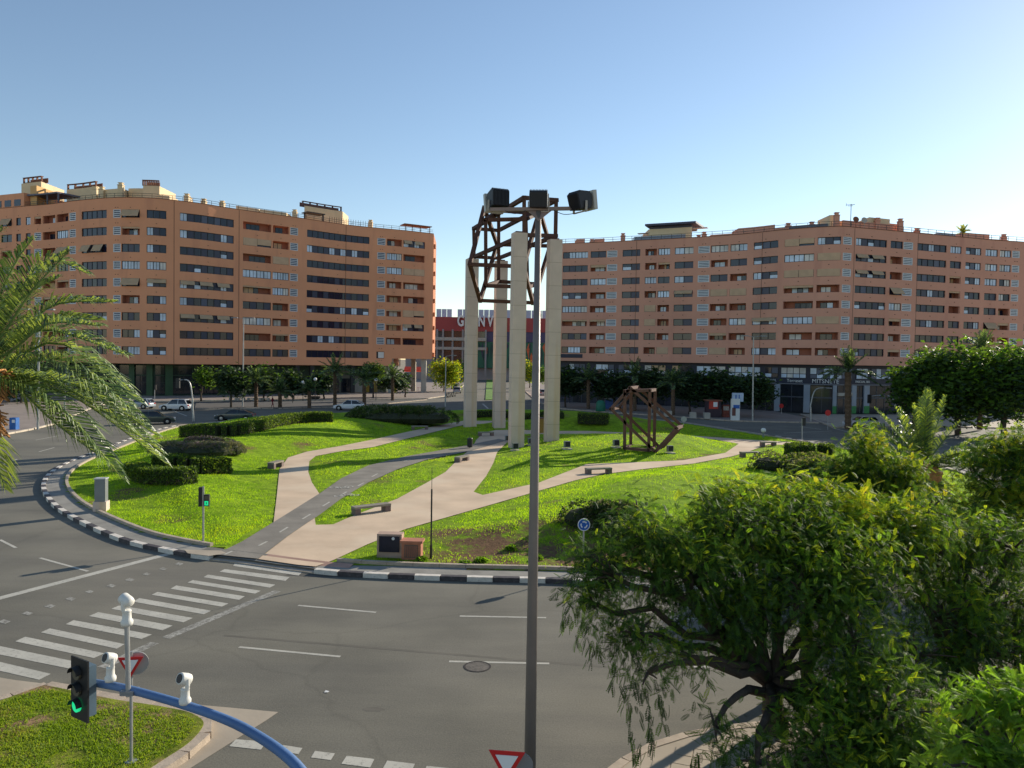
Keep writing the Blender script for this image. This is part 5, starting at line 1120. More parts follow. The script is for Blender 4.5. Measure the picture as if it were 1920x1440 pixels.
# advertising column, kiosk, containers, blocks
g = G(1378, 788, .13); t = thing('advertising_column', 'white and blue advertising panel on the right pavement', 'advertising panel', (g.x, g.y, .13)); u = g.y/FPX
b = MB(); b.box((0, 0, 1.5), (1.15, .5, 3.0)); b.build('panel', M_white, t); b = MB(); b.box((.1, -.26, 1.9), (.85, .02, .5)); b.build('poster_field', M_blue, t); b = MB(); b.box((.3, 0, 3.2), (1.5, .4, 1.2)); b.build('header', mat('pale_blue', (.45, .55, .7), .5), t); b = MB(); b.box((.0, -.22, 3.2), (.15, .02, .7)); b.build('letter_bar', M_blue, t); b = MB(); b.box((-.25, -.26, 1.2), (.5, .02, 1.1)); b.build('poster_face', mat('poster_brown', (.16, .06, .05), .6), t)
b = MB(); b.box((.45, -.22, 3.2), (.12, .02, .7)); b.build('letter_bar', M_blue, t)
g = G(1336, 782, .13); t = thing('red_kiosk', 'red newspaper kiosk under the pavement trees', 'kiosk', (g.x, g.y, .13)); b = MB(); b.box((0, 0, 1.2), (2.0, 1.6, 2.3)); b.build('cabin', mat('kiosk_dark', (.05, .03, .04), .7), t); b = MB(); b.box((-.1, -.82, 1.9), (1.3, .06, 1.3)); b.build('sign_panel', mat('kiosk_red', (.5, .05, .03), .5), t); b = MB(); b.box((.15, -.87, 1.9), (.6, .03, .7)); b.build('white_panel', M_signw, t); b = MB(); b.box((0, 0, 2.45), (2.3, 2, .15)); b.build('roof', M_wood, t)
g = G(1360, 782, .13); t = thing('magazine_stand', 'small reddish magazine stand left of the advertising panel', 'stand', (g.x, g.y, .13)); b = MB(); b.box((0, 0, .9), (1.0, .6, 1.8)); b.build('stand', mat('stand_red', (.22, .05, .03), .6, .4, 3), t); b = MB(); b.box((0, -.31, 1.3), (.8, .02, .6)); b.build('poster', mat('pale_poster', (.4, .35, .3), .6, .4, 6), t)
for px, py, w, m, lab in ((1252, 781, 1.0, M_stone, 'pale concrete block on the right pavement, left of the kiosk'), (1299, 784, .8, M_stone, 'pale concrete block nearer the kiosk'), (1325, 785, .8, M_stone, 'pale concrete block with plants in front of the kiosk')):
    g = G(px-(0 if px < 1260 else 0), py, .13); t = thing('concrete_block', lab, 'block', (g.x, g.y, .13), 0, 'concrete blocks on the right pavement'); b = MB(); b.box((0, 0, .42), (w, w, .85)); b.build('block', m, t)
g = G(1228, 778, .13); t = thing('poster_frame', 'square white framed poster on the right pavement', 'poster stand', (g.x, g.y, .13)); b = MB(); b.box((0, 0, .75), (1.35, .2, 1.5)); b.build('frame', M_stone, t); b = MB(); b.box((0, -.11, .85), (1.05, .02, 1.1)); b.build('poster', mat('dark_poster', (.06, .05, .06), .5, .5, 4), t)
g = G(1126, 771, .13); t = thing('glass_container', 'green rounded glass recycling container on the right pavement', 'recycling container', (g.x, g.y, .13)); b = MB(); b.lathe((0, 0, 0), [(.75, 0), (.8, .1), (.72, 1.3), (.5, 1.65), (.1, 1.75)], 16); b.build('container', mat('container_green', (.01, .14, .08), .5), t, smooth=True)
g = G(1143, 766, .13); t = thing('paper_container', 'blue recycling container behind the green one', 'recycling container', (g.x, g.y, .13)); b = MB(); b.box((0, 0, .8), (1.6, 1.2, 1.6)); b.build('container', mat('container_blue', (.02, .07, .24), .5), t); b = MB(); b.box((0, 0, 1.65), (1.7, 1.3, .12)); b.build('lid', M_greym, t)
g = G(27, 805, .13); t = thing('blue_bin', 'blue bin on the left pavement behind the palm', 'bin', (g.x, g.y, .13)); b = MB(); b.box((0, 0, .6), (.65, .6, 1.2)); b.build('bin_body', mat('bin_blue', (.02, .12, .38), .5), t); b = MB(); b.box((.1, -.31, .85), (.3, .02, .3)); b.build('label', M_signw, t)
for i, (px, py) in enumerate(((437, 750), (452, 751), (471, 751), (483, 751), (498, 751))):
    g = G(px, py, .13); t = thing('planter_bench', 'pale low bench in the row before the left block, %s from the left' % ['first', 'second', 'third', 'fourth', 'fifth'][i], 'bench', (g.x, g.y, .13), 0, 'pale benches on the left pavement'); b = MB(); b.box((0, 0, .4), (1.3, .6, .12)); b.build('seat', M_stone, t); b = MB(); b.box((-.5, 0, .17), (.3, .5, .34)); b.build('leg', M_stone, t); b = MB(); b.box((.5, 0, .17), (.3, .5, .34)); b.build('leg', M_stone, t)
g = G(591, 748, .13); t = thing('round_planter', 'round dark stone planter on the pavement edge', 'planter', (g.x, g.y, .13)); b = MB(); b.lathe((0, 0, 0), [(.6, 0), (1.0, .3), (.9, .5), (.2, .55)], 16); b.build('bowl', mat('planter_stone', (.1, .09, .08), .8), t)
# terrace awning under the passage
p = G(774, 736); t = thing('cafe_awning', 'red cafe awning on thin posts under the end of the left block', 'awning', (p.x, p.y+8, .13)); yy = p.y+8
b = MB(); a_, c_ = AT(757, 692, yy), AT(794, 690, yy); zb_ = AT(775, 697, yy).z; b.add([(a_.x, yy+2, a_.z+.6), (c_.x, yy+2, a_.z+.6), (c_.x, yy, zb_+.3), (a_.x, yy, zb_+.3), (c_.x, yy, zb_), (a_.x, yy, zb_)], [(3, 2, 1, 0), (5, 4, 2, 3)]); b.build('canopy', mat('awning_red', (.55, .07, .06), .7, .05, 1, transl=.2), t, world=True)
for q in (a_.x+.1, c_.x-.1): b = MB(); b.tube([(q, yy, .13), (q, yy, zb_)], .05, 6); b.build('post', M_wood, t, world=True)
for i in range(5):
    x = a_.x+.8+i*.9; q = thing('cafe_table', '%s cafe table from the left under the red awning' % ['first', 'second', 'third', 'fourth', 'fifth'][i], 'table', (x, yy+.4+.3*(i % 2), .13), 0, 'tables under the red awning'); b = MB(); b.lathe((0, 0, .7), [(.4, 0), (.4, .04)], 10); b.build('tabletop', mat('cafe_red', (.25, .03, .03), .6), q); b = MB(); b.tube([(0, 0, 0), (0, 0, .7)], .04, 6); b.build('stem', M_blackm, q)
# manhole
g = G(895, 1250); t = thing('manhole_cover', 'round worn manhole cover in the near lane', 'manhole cover', (g.x, g.y, .0)); b = MB(); ringmark(b, Vector((0, 0, 0)), .36, .05, .009, 28); b.build('rim', mat('iron', (.03, .022, .018), .7, .3, 6), t); b = MB(); b.lathe((0, 0, 0), [(.31, .0), (.31, .006)], 24); b.build('lid', mat('lid_iron', (.115, .10, .085), .8, .35, 7, .4), t)
g = G(612, 1298); t = thing('paper_scrap', 'small white scrap of paper on the near road', 'litter scrap', (g.x, g.y, .0)); b = MB(); b.add([(-.05, -.03, .01), (.05, -.04, .02), (.06, .04, .012), (-.03, .05, .03)], [(0, 1, 2, 3)]); b.build('scrap', M_white, t)

# ================================================================ vehicles
M_tyre = mat('tyre', (.012, .012, .013), .85, 0); M_rim = mat('alloy_rim', (.35, .35, .36), .3, 0, metal=.7); M_carglass = mat('car_glass', (.01, .013, .018), .08, 0, spec=.7)
def car(name, lab, px, py, rz, col, L=4.4, Wd=1.82, H=1.5, kind='suv', group=None, cat='car', cm=None, z=0.0):
    g = G(px, py); t = thing(name, lab, cat, (g.x, g.y, z), rz, group); h = H; l = L/2; m = cm or mat('car_paint_'+name, col, .3, 0, spec=.6, coat=.6)
    lo = [(-l, .42), (-l+.05, .30), (l-.05, .28), (l, .40), (l-.02, .62), (l-.25, .76), (l-.95, .92), (l-1.25, .96), (-l+.25, 1.0), (-l+.04, .82)]
    if kind == 'suv': roof = [(l-1.25, .95), (l-1.9, h-.04), (l-2.3, h), (-l+.55, h-.02), (-l+.12, 1.0)]
    else: roof = [(l-1.2, .94), (l-1.95, h-.05), (l-2.35, h), (-l+1.1, h-.07), (-l+.2, 1.0)]
    def loft(P, ws, nm, mm, par, bev=.06):
        bm = bmesh.new(); n = len(P); rows = []
        for s in (-1, 1): rows.append([bm.verts.new((x, s*w, zz)) for (x, zz), w in zip(P, ws)])
        for i in range(n): bm.faces.new((rows[0][i], rows[0][(i+1) % n], rows[1][(i+1) % n], rows[1][i]))
        bm.faces.new(rows[0][::-1]); bm.faces.new(rows[1]); bmesh.ops.recalc_face_normals(bm, faces=bm.faces)
        if bev: bmesh.ops.bevel(bm, geom=bm.edges[:], offset=bev, segments=2, profile=.6, affect='EDGES', clamp_overlap=True)
        me = bpy.data.meshes.new(nm); bm.to_mesh(me); bm.free(); me.materials.append(mm); me.polygons.foreach_set('use_smooth', [True]*len(me.polygons)); o = bpy.data.objects.new(nm, me); link(o, par); return o
    w = Wd/2
    body = loft(lo, [w*.93, w*.95, w*.92, w*.88, w*.9, w*.93, w*.97, w*.98, w*.97, w*.93], 'body', m, t)
    gl_ = loft(roof, [w*.88, w*.74, w*.72, w*.72, w*.86], 'windows', M_carglass, t, .03)
    rf = [(roof[1][0]-.05, h-.05), (roof[2][0], h+.025), (roof[3][0], roof[3][1]+.025), (roof[3][0]-.15, roof[3][1]-.07)]
    loft(rf, [w*.73, w*.72, w*.72, w*.72], 'roof', m, t, .02)
    pl = MB()
    for s in (-1, 1):
        for (a, c) in ((roof[0], roof[1]), (roof[4], roof[3])): pl.beam((a[0], s*w*.885, a[1]), (c[0], s*w*.735, c[1]-.01), .07, .05)
        mxx = (roof[1][0]+roof[3][0])/2; pl.beam((mxx, s*w*.89, .97), (mxx, s*w*.735, h-.03), .08, .04)
    pl.build('window_pillar', m, t)
    for sx in (l-.85, -l+.85):
        for s in (-1, 1):
            M = Matrix.Translation((sx, s*(w-.1), .34)) @ Matrix.Rotation(math.pi/2, 4, 'X'); b = MB(); b.lathe((0, 0, -.11), [(.3, 0), (.34, .03), (.34, .19), (.3, .22)], 18, 0, M); o = b.build('wheel', M_tyre, t)
            b = MB(); b.lathe((0, 0, -.118), [(.1, 0), (.22, .01), (.22, .22), (.1, .236)], 12, 0, M); b.build('rim', M_rim, o)
            b = MB(); M2 = Matrix.Translation((sx, s*(w*.93), .36)) @ Matrix.Rotation(math.pi/2, 4, 'X'); b.lathe((0, 0, -.05), [(.42, 0), (.42, .1)], 18, 0, M2); b.build('wheel_arch', M_tyre, t)
    for s in (-1, 1):
        b = MB(); b.box((l-.12, s*w*.66, .66), (.2, .36, .14)); b.build('headlight', mat('headlight', (.6, .62, .65), .1, 0), t); b = MB(); b.box((-l+.06, s*w*.7, .8), (.12, .3, .16)); b.build('tail_light', mat('tail_light', (.4, .01, .01), .3, 0), t)
        b = MB(); b.box((l-1.45, s*(w+.06), 1.0), (.14, .18, .12)); b.build('mirror', m, t)
    if kind == 'suv':
        for s in (-1, 1): b = MB(); b.beam((roof[2][0], s*w*.66, h+.06), (roof[3][0]+.1, s*w*.66, h+.05), .04, .04); b.build('roof_rail', M_greym, t)
    return t
car('parked_car', 'white suv with dark windows crossing in front of the green columns', 330, 769.5, R(176), (.62, .62, .63), 4.35, 1.85, 1.62)
car('moving_car', 'white sloping-roof suv beside the big round bush', 655, 769, R(183), (.66, .66, .67), 4.6, 1.9, 1.55, 'coupe')
car('dark_car', 'black hatchback with bright reflections turning behind the palm fronds', 291, 795, R(22), (.012, .03, .028), 4.3, 1.85, 1.5)
car('teal_car', 'dark teal saloon passing behind the long hedge', 441, 789, R(186), (.012, .035, .045), 4.6, 1.85, 1.42, 'coupe')
car('blue_grey_car', 'pale blue car behind the white suv, half hidden by fronds', 262, 766, R(170), (.25, .30, .36), 4.1, 1.8, 1.5)
car('silver_car', 'silver car beside the palm trunk at the right corner', 1614, 802, R(186), (.45, .46, .5), 4.2, 1.8, 1.45)
car('white_van_car', 'white car glimpsed between the near trees', 1616, 1000, R(100), (.65, .65, .65), 4.3, 1.85, 1.5)
ck = mat('avenue_car_green', (.03, .10, .06), .3, 0); cs = mat('avenue_car_silver', (.4, .4, .4), .3, 0)
for px, py, m, lab in ((853, 730, ck, 'green car parked in the avenue row'), (857, 737, cs, 'silver car nearest in the avenue parking row'), (856, 723, cs, 'silver car parked farther along the avenue'), (858, 716, ck, 'farthest small car of the avenue parking row')):
    car('avenue_car', lab, px, py, R(92), None, 4.2, 1.8, 1.5, 'suv', 'cars parked along the avenue', cm=m)
car('avenue_car', 'silver car waiting at the right mouth of the avenue', 1018, 742, R(92), None, 4.2, 1.8, 1.5, 'suv', 'cars parked along the avenue', cm=cs)
for i, (px, py) in enumerate(((838, 746), (842, 745), (847, 744.5), (851, 744))):
    g = G(px, py); t = thing('motorcycle', 'dark motorcycle parked at the avenue corner, %s in the row' % ['leftmost', 'second', 'third', 'rightmost'][i], 'motorcycle', (g.x, g.y, 0), R(70), 'motorcycles at the avenue corner')
    for sx in (-.65, .65): b = MB(); disc(b, (sx, 0, .3), .3, .12, 14); b.build('wheel', M_tyre, t)
    b = MB(); b.box((0, 0, .55), (.9, .3, .35)); b.box((.1, 0, .82), (.4, .3, .2)); b.build('body', M_blackm, t); b = MB(); b.box((-.35, 0, .82), (.6, .28, .1)); b.build('saddle', M_tyre, t); b = MB(); b.tube([(.6, -.35, 1.05), (.55, 0, 1.0), (.6, .35, 1.05)], .03, 6); b.tube([(.65, 0, .3), (.5, 0, 1.0)], .04, 6); b.build('handlebar', M_greym, t)

# ================================================================ people, small in the distance
def person(px, py, lab, shirt, legs, skin=(.35, .2, .13), rz=0.0, stride=.25, z=.13, h=1.72):
    g = G(px, py, z); t = thing('person', lab, 'person', (g.x, g.y, z), rz)
    J = {'pel': (0, 0, .94), 'spn': (0, .01, 1.15), 'chs': (0, 0, 1.36), 'nck': (0, 0, 1.50), 'hd': (0, -.02, 1.60), 'top': (0, -.01, 1.72),
         'hl': (-.09, 0, .88), 'kl': (-.1, -stride*.55, .49), 'al': (-.1, -stride*.6, .08), 'tl': (-.1, -stride*.6-.15, .03), 'hr': (.09, 0, .88), 'kr': (.1, stride*.2, .49), 'ar': (.1, stride, .12), 'tr': (.1, stride-.12, .03),
         'sl': (-.18, 0, 1.41), 'el': (-.23, stride*.4, 1.14), 'wl': (-.22, stride*.3, .90), 'fl': (-.22, stride*.2, .80), 'sr': (.18, 0, 1.41), 'er': (.23, -stride*.4, 1.14), 'wr': (.22, -stride*.7, .93), 'fr': (.22, -stride*.8, .83)}
    rad = {'pel': .13, 'spn': .12, 'chs': .14, 'nck': .055, 'hd': .09, 'top': .07, 'hl': .09, 'kl': .062, 'al': .045, 'tl': .035, 'hr': .09, 'kr': .062, 'ar': .045, 'tr': .035, 'sl': .06, 'el': .045, 'wl': .032, 'fl': .03, 'sr': .06, 'er': .045, 'wr': .032, 'fr': .03}
    E = [('pel', 'spn'), ('spn', 'chs'), ('chs', 'nck'), ('nck', 'hd'), ('hd', 'top'), ('pel', 'hl'), ('hl', 'kl'), ('kl', 'al'), ('al', 'tl'), ('pel', 'hr'), ('hr', 'kr'), ('kr', 'ar'), ('ar', 'tr'), ('chs', 'sl'), ('sl', 'el'), ('el', 'wl'), ('wl', 'fl'), ('chs', 'sr'), ('sr', 'er'), ('er', 'wr'), ('wr', 'fr')]
    ks = list(J); me = bpy.data.meshes.new('person_cage'); me.from_pydata([J[k] for k in ks], [(ks.index(a), ks.index(c)) for a, c in E], [])
    tmp = bpy.data.objects.new('person_cage', me); COL.objects.link(tmp); md_ = tmp.modifiers.new('s', 'SKIN')
    for i, k in enumerate(ks): me.skin_vertices[0].data[i].radius = (rad[k], rad[k]); me.skin_vertices[0].data[i].use_root = (k == 'pel')
    sb = tmp.modifiers.new('u', 'SUBSURF'); sb.levels = 1
    dg = bpy.context.evaluated_depsgraph_get(); nm = bpy.data.meshes.new_from_object(tmp.evaluated_get(dg)); bpy.data.objects.remove(tmp); 
    nm.name = 'body'; nm.materials.clear()
    for m in (mat('skin', skin, .6, 0), mat('cloth_'+shirt[0], shirt[1], .8, 0), mat('cloth_'+legs[0], legs[1], .8, 0), mat('hair_dark', (.02, .014, .01), .7, 0)): nm.materials.append(m)
    for p in nm.polygons:
        z_ = p.center.z; p.use_smooth = True; p.material_index = 3 if z_ > 1.64 or (z_ > 1.55 and p.center.y > .03) else 0 if z_ > 1.46 or (abs(p.center.x) > .17 and z_ < .95) else 1 if z_ > .93 else 2
    o = bpy.data.objects.new('body', nm); link(o, t); return t
person(1066, 756, 'person in dark clothes walking past the trees on the right pavement', ('dark', (.03, .03, .035)), ('dark', (.03, .03, .035)), rz=R(80), stride=.35)
person(769, 724, 'person in dark clothes walking in the passage under the left block', ('dark', (.03, .03, .035)), ('brown', (.1, .07, .05)), rz=R(10))
person(511, 764, 'person in a dark red dress at the kerb beside the thin white pole', ('maroon', (.2, .02, .03)), ('maroon', (.2, .02, .03)), rz=R(90))
person(549, 756, 'person in black between the pavement palms', ('black', (.02, .02, .02)), ('black', (.02, .02, .02)), rz=R(45))
# ================================================================ vegetation
M_bark = mat('bark', (.07, .05, .035), .9, .3, 5, .4); M_palmbark = mat('palm_bark', (.12, .075, .045), .9, .35, 6, .5); M_fibre = mat('palm_fibre', (.42, .20, .07), .9, .3, 8, .4)
def lf(n, c, tr=.5): return mat('leaf_'+n, c, .6, .2, 1.5, transl=tr, spec=.2)
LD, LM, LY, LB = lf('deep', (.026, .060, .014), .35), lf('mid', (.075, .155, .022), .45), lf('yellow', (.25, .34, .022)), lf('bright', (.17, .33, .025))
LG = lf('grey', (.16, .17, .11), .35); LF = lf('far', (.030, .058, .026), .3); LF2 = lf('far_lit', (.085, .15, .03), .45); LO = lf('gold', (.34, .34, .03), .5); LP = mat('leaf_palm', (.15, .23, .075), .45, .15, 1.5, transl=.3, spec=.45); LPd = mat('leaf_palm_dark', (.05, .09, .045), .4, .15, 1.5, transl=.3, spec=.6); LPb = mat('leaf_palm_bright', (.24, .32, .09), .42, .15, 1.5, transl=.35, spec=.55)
LH = lf('hedge', (.065, .115, .022), .3); LHt = lf('hedge_tip', (.17, .26, .025), .45); LTw = mat('twig_brown', (.14, .09, .05), .9, .3, 6)
# leaf templates (x along the leaf)
def pinnate(n=7, L=.26, w=.022, l=.062, droop=.05):
    V, F = [], []
    for i in range(n):
        x = L*(i+1)/(n+.5); z0 = -droop*(x/L)**2
        for s in (-1, 1):
            k = len(V); ll = l*(1-.35*abs(2*i/(n-1)-1)); V += [(x, 0, z0), (x+.4*ll+w*.4, s*ll*.5, z0-.004), (x+.55*ll, s*ll, z0-.012), (x+.15*ll-w*.4, s*ll*.55, z0-.004)]; F.append((k, k+1, k+2, k+3))
    k = len(V); V += [(0, -.003, 0), (L, -.002, -droop), (L, .002, -droop), (0, .003, 0)]; F.append((k, k+1, k+2, k+3)); return np.array(V), np.array(F)
def simpleleaf(l=.12, w=.05, n=3):
    V, F = [], []
    for i in range(n):
        a = (i-(n-1)/2)*1.1; c, s = math.cos(a), math.sin(a); k = len(V)
        for x, y, z in ((0, 0, 0), (l*.5, w*.5, .01), (l, 0, -.015), (l*.5, -w*.5, .01)): V.append((x*c-y*s, x*s+y*c, z))
        F.append((k, k+1, k+2, k+3))
    return np.array(V), np.array(F)
def rnd_dirs(n, down=0.0, rng=RNG):
    D = rng.normal(size=(n, 3)); D /= np.linalg.norm(D, axis=1, keepdims=True); D[:, 2] -= down; return D/np.linalg.norm(D, axis=1, keepdims=True)
def limb(b, p0, p1, r0, r1, sag=.0, wob=.12, n=5, seg=7):
    p0, p1 = Vector(p0), Vector(p1); L = (p1-p0).length; P = []
    for i in range(n+1):
        t = i/n; p = p0.lerp(p1, t); p.z += sag*math.sin(math.pi*t)*L
        if 0 < i < n: p += Vector((random.uniform(-1, 1), random.uniform(-1, 1), random.uniform(-1, 1)))*wob*L*.25
        P.append(p)
    b.tube(P, [r0+(r1-r0)*i/n for i in range(n+1)], seg); return P
def cluster_tree(name, lab, base, fork, lobes, ncl, nleaf, tmpl, mats_, wts, rad=.45, spread=.5, down=.35, tr=.17, group=None, cat='tree', lsc=(.8, 1.25), bark=None, limbr=.09, shellb=.5, flat=1.0):
    bark = bark or M_bark; t = thing(name, lab, cat, tuple(base), 0, group); base = Vector(base); fork = Vector(fork)
    b = MB(); limb(b, base-Vector((0, 0, .05)), fork, tr*1.25, tr*.85, 0, .12, 6, 10)
    C = []
    w = np.array([l[1]**3 for l in lobes]); w /= w.sum()
    for k, (c, r) in enumerate(lobes):
        c = Vector(c); mid = fork.lerp(c, .55)+Vector((0, 0, -.12*(c-fork).length*0+.1)); 
        limb(b, fork, c, tr*.55, limbr*.45, .08, .16, 6, 7)
        nk = max(3, int(ncl*w[k]))
        for j in range(nk):
            d = Vector(RNG.normal(size=3)); d.normalize(); q = c+Vector((d.x, d.y, d.z*.8))*r*(random.random()**.33*(1-shellb)+shellb)*random.uniform(.8, 1.08); C.append((q, c, r))
            if j < 14: limb(b, c.lerp(q, .05), q, limbr*.35, .012, .05, .2, 3, 5)
    b.build('trunk', bark, t, world=True, smooth=True)
    T, F = tmpl; n = len(C); Pc = np.array([tuple(c[0]) for c in C]); idx_ = np.repeat(np.arange(n), nleaf)
    off = RNG.normal(size=(len(idx_), 3))*spread*rad; off[:, 2] *= flat; P = Pc[idx_]+off
    D = rnd_dirs(len(P), down); D += off/np.maximum(.05, np.linalg.norm(off, axis=1, keepdims=True))*.6; M = frames(D, RNG.uniform(-.8, .8, len(P))); s = RNG.uniform(lsc[0], lsc[1], len(P))
    V, Q = stamp(T, F, P, M, s)
    hgt = np.array([(c[0].z-c[1].z)/c[2] for c in C])[idx_]; r = RNG.random(len(P))*.45+RNG.random(n)[idx_]*.55+np.clip(hgt, -1, 1)*.20+np.clip(off[:, 2]/(rad*spread), -1, 1)*.06  # higher leaves get brighter colours: sunlit crown tops put into the colour
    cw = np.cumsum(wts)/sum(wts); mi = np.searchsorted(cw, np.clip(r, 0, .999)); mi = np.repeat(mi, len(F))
    V -= np.array(tuple(t.location)); npmesh('crown', V, Q, mats_, np.clip(mi, 0, len(mats_)-1), t); return t
PIN = pinnate(); PINs = pinnate(5, .3, .035, .08); SL = simpleleaf(.13, .06, 3)
def AL(L): return [(AT(x, y, d), r) for x, y, d, r in L]
# ---- near trees on the right
lo1 = AL([(1180, 990, 16.8, .55), (1125, 1050, 15.8, .5), (1150, 1080, 15.6, .75), (1110, 1130, 15.5, .5), (1220, 1010, 16.4, .8), (1300, 1080, 16, 1.0), (1200, 1190, 15.2, .7), (1385, 1000, 17, 1.05), (1480, 1000, 17.5, 1.0), (1390, 1140, 16, .9), (1500, 1110, 16.2, 1.0), (1590, 1060, 16.8, 1.1), (1195, 955, 17.2, .35), (1215, 1260, 14.2, .4), (1290, 1230, 14.8, .55), (1600, 1210, 15.5, 1.0), (1340, 1360, 13.8, .45), (1420, 1430, 13.2, .55), (1540, 1400, 14, .9), (1660, 1330, 14.5, 1.0), (1530, 1290, 15, .6), (1600, 1385, 14.8, .8), (1690, 1420, 14.4, .85)])
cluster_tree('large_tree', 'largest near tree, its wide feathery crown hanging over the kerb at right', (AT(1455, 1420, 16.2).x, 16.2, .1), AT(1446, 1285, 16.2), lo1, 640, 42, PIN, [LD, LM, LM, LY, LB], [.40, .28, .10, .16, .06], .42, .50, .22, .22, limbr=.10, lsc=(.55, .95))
# hanging sprays at the left edge of the crown
lo1b = AL([(1200, 1330, 13.9, .22), (1185, 1400, 13.6, .18), (1110, 1200, 15.2, .25), (1230, 1385, 13.6, .2), (1150, 1240, 14.9, .25)])
lo2 = AL([(1640, 1010, 19, .9), (1740, 960, 19.5, .8), (1830, 1010, 19.5, .9), (1900, 1030, 19, 1.0), (1700, 1010, 18.5, 1.1), (1790, 1060, 19, 1.3), (1890, 1110, 19, 1.3), (1760, 1160, 18, 1.2), (1850, 1230, 17.5, 1.2), (1720, 1230, 17, .9), (1930, 1310, 17, 1.2), (1780, 1330, 16.5, 1.1), (1960, 1180, 18, 1.2), (1860, 1420, 15.5, 1.0)])
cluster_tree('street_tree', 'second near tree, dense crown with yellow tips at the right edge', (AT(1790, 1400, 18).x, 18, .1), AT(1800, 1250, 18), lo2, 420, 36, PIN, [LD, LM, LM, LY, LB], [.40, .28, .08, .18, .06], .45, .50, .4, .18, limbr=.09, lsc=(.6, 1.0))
lo3 = AL([(1625, 860, 31, .85), (1590, 905, 31, .9), (1665, 890, 31.5, .9), (1560, 950, 30.5, .75), (1650, 950, 31, .9), (1700, 930, 32, .7), (1625, 820, 31.5, .4), (1520, 930, 30, .6), (1700, 880, 31.5, .75), (1560, 880, 31, .6), (1590, 985, 29, .9), (1680, 1000, 29, .9), (1620, 830, 31.5, .6)])
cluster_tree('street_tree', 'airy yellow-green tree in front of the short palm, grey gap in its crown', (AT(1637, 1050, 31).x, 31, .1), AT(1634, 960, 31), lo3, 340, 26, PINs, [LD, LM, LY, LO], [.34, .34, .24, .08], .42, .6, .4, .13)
lo4 = AL([(1880, 870, 29, 1.0), (1930, 850, 29.5, 1.0), (1850, 930, 28.5, .9), (1910, 960, 28, 1.1), (1800, 985, 27.5, .7), (1850, 1000, 27, .8), (1780, 940, 29, .4), (1960, 930, 28, 1.1), (1820, 870, 29, .6), (1900, 840, 29, .8), (1770, 1020, 27, .9), (1860, 1010, 26.5, 1.0)])
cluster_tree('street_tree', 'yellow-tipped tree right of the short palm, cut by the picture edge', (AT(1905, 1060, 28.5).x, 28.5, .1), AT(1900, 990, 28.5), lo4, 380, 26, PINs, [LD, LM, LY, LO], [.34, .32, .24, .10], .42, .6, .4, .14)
lo6 = AL([(1450, 960, 18.6, .62), (1520, 955, 18.8, .62), (1390, 955, 18.2, .5), (1590, 985, 18.6, .7), (1680, 1000, 18.8, .65), (1330, 945, 18.0, .4)])
cluster_tree('street_tree', 'tree behind the largest one with a low yellow-green top', (AT(1520, 1090, 19.2).x, 19.2, .1), AT(1520, 1060, 19.2), lo6, 240, 30, PIN, [LD, LM, LY, LO], [.22, .30, .34, .14], .42, .62, .4, .13)
FERN = pinnate(10, .13, .008, .03, .02)
lo5 = AL([(1870, 1300, 7, .17), (1915, 1350, 6.8, .22), (1810, 1390, 6.6, .17), (1870, 1420, 6.5, .2), (1910, 1460, 6.3, .25), (1770, 1450, 6.3, .12), (1815, 1320, 7, .07), (1930, 1290, 7, .18)])
cluster_tree('young_tree', 'bright green sunlit tree with ferny leaves at the bottom right corner', (AT(1900, 1440, 6.6).x+.3, 6.6, .1), AT(1890, 1445, 6.6), lo5, 60, 22, FERN, [lf('lime', (.13, .23, .03)), LB, LM], [.5, .35, .15], .15, .8, 0.0, .05, limbr=.02, shellb=.2, flat=.3)
# drooping sprays as part of the largest tree
T_, F_q = PIN; root1 = bpy.data.objects['large_tree']; P, D = [], []
for (x0, y0, x1, y1, d) in [(1190, 1270, 1195, 1440, 13.9), (1215, 1280, 1225, 1430, 13.8), (1180, 1240, 1170, 1360, 14.2), (1120, 1200, 1110, 1240, 15.2), (1150, 1230, 1150, 1290, 14.8), (1100, 1150, 1085, 1210, 15.4), (1240, 1300, 1250, 1360, 14.2), (1070, 1130, 1062, 1180, 15.5), (1310, 1400, 1300, 1460, 13.5)]:
    for j in range(18):
        t = random.random(); p = AT(x0+(x1-x0)*t+random.uniform(-12, 12), y0+(y1-y0)*t, d+random.uniform(-.15, .15)); P.append(tuple(p-root1.location)); D.append((random.uniform(-.6, .6), random.uniform(-.5, .5), -1))
V, Q = stamp(T_, F_q, np.array(P), frames(np.array(D), RNG.uniform(-.6, .6, len(P))), RNG.uniform(.8, 1.2, len(P))); npmesh('hanging_sprays', V, Q, [LD, LM], np.repeat(RNG.integers(0, 2, len(P)), len(F_q)), root1)

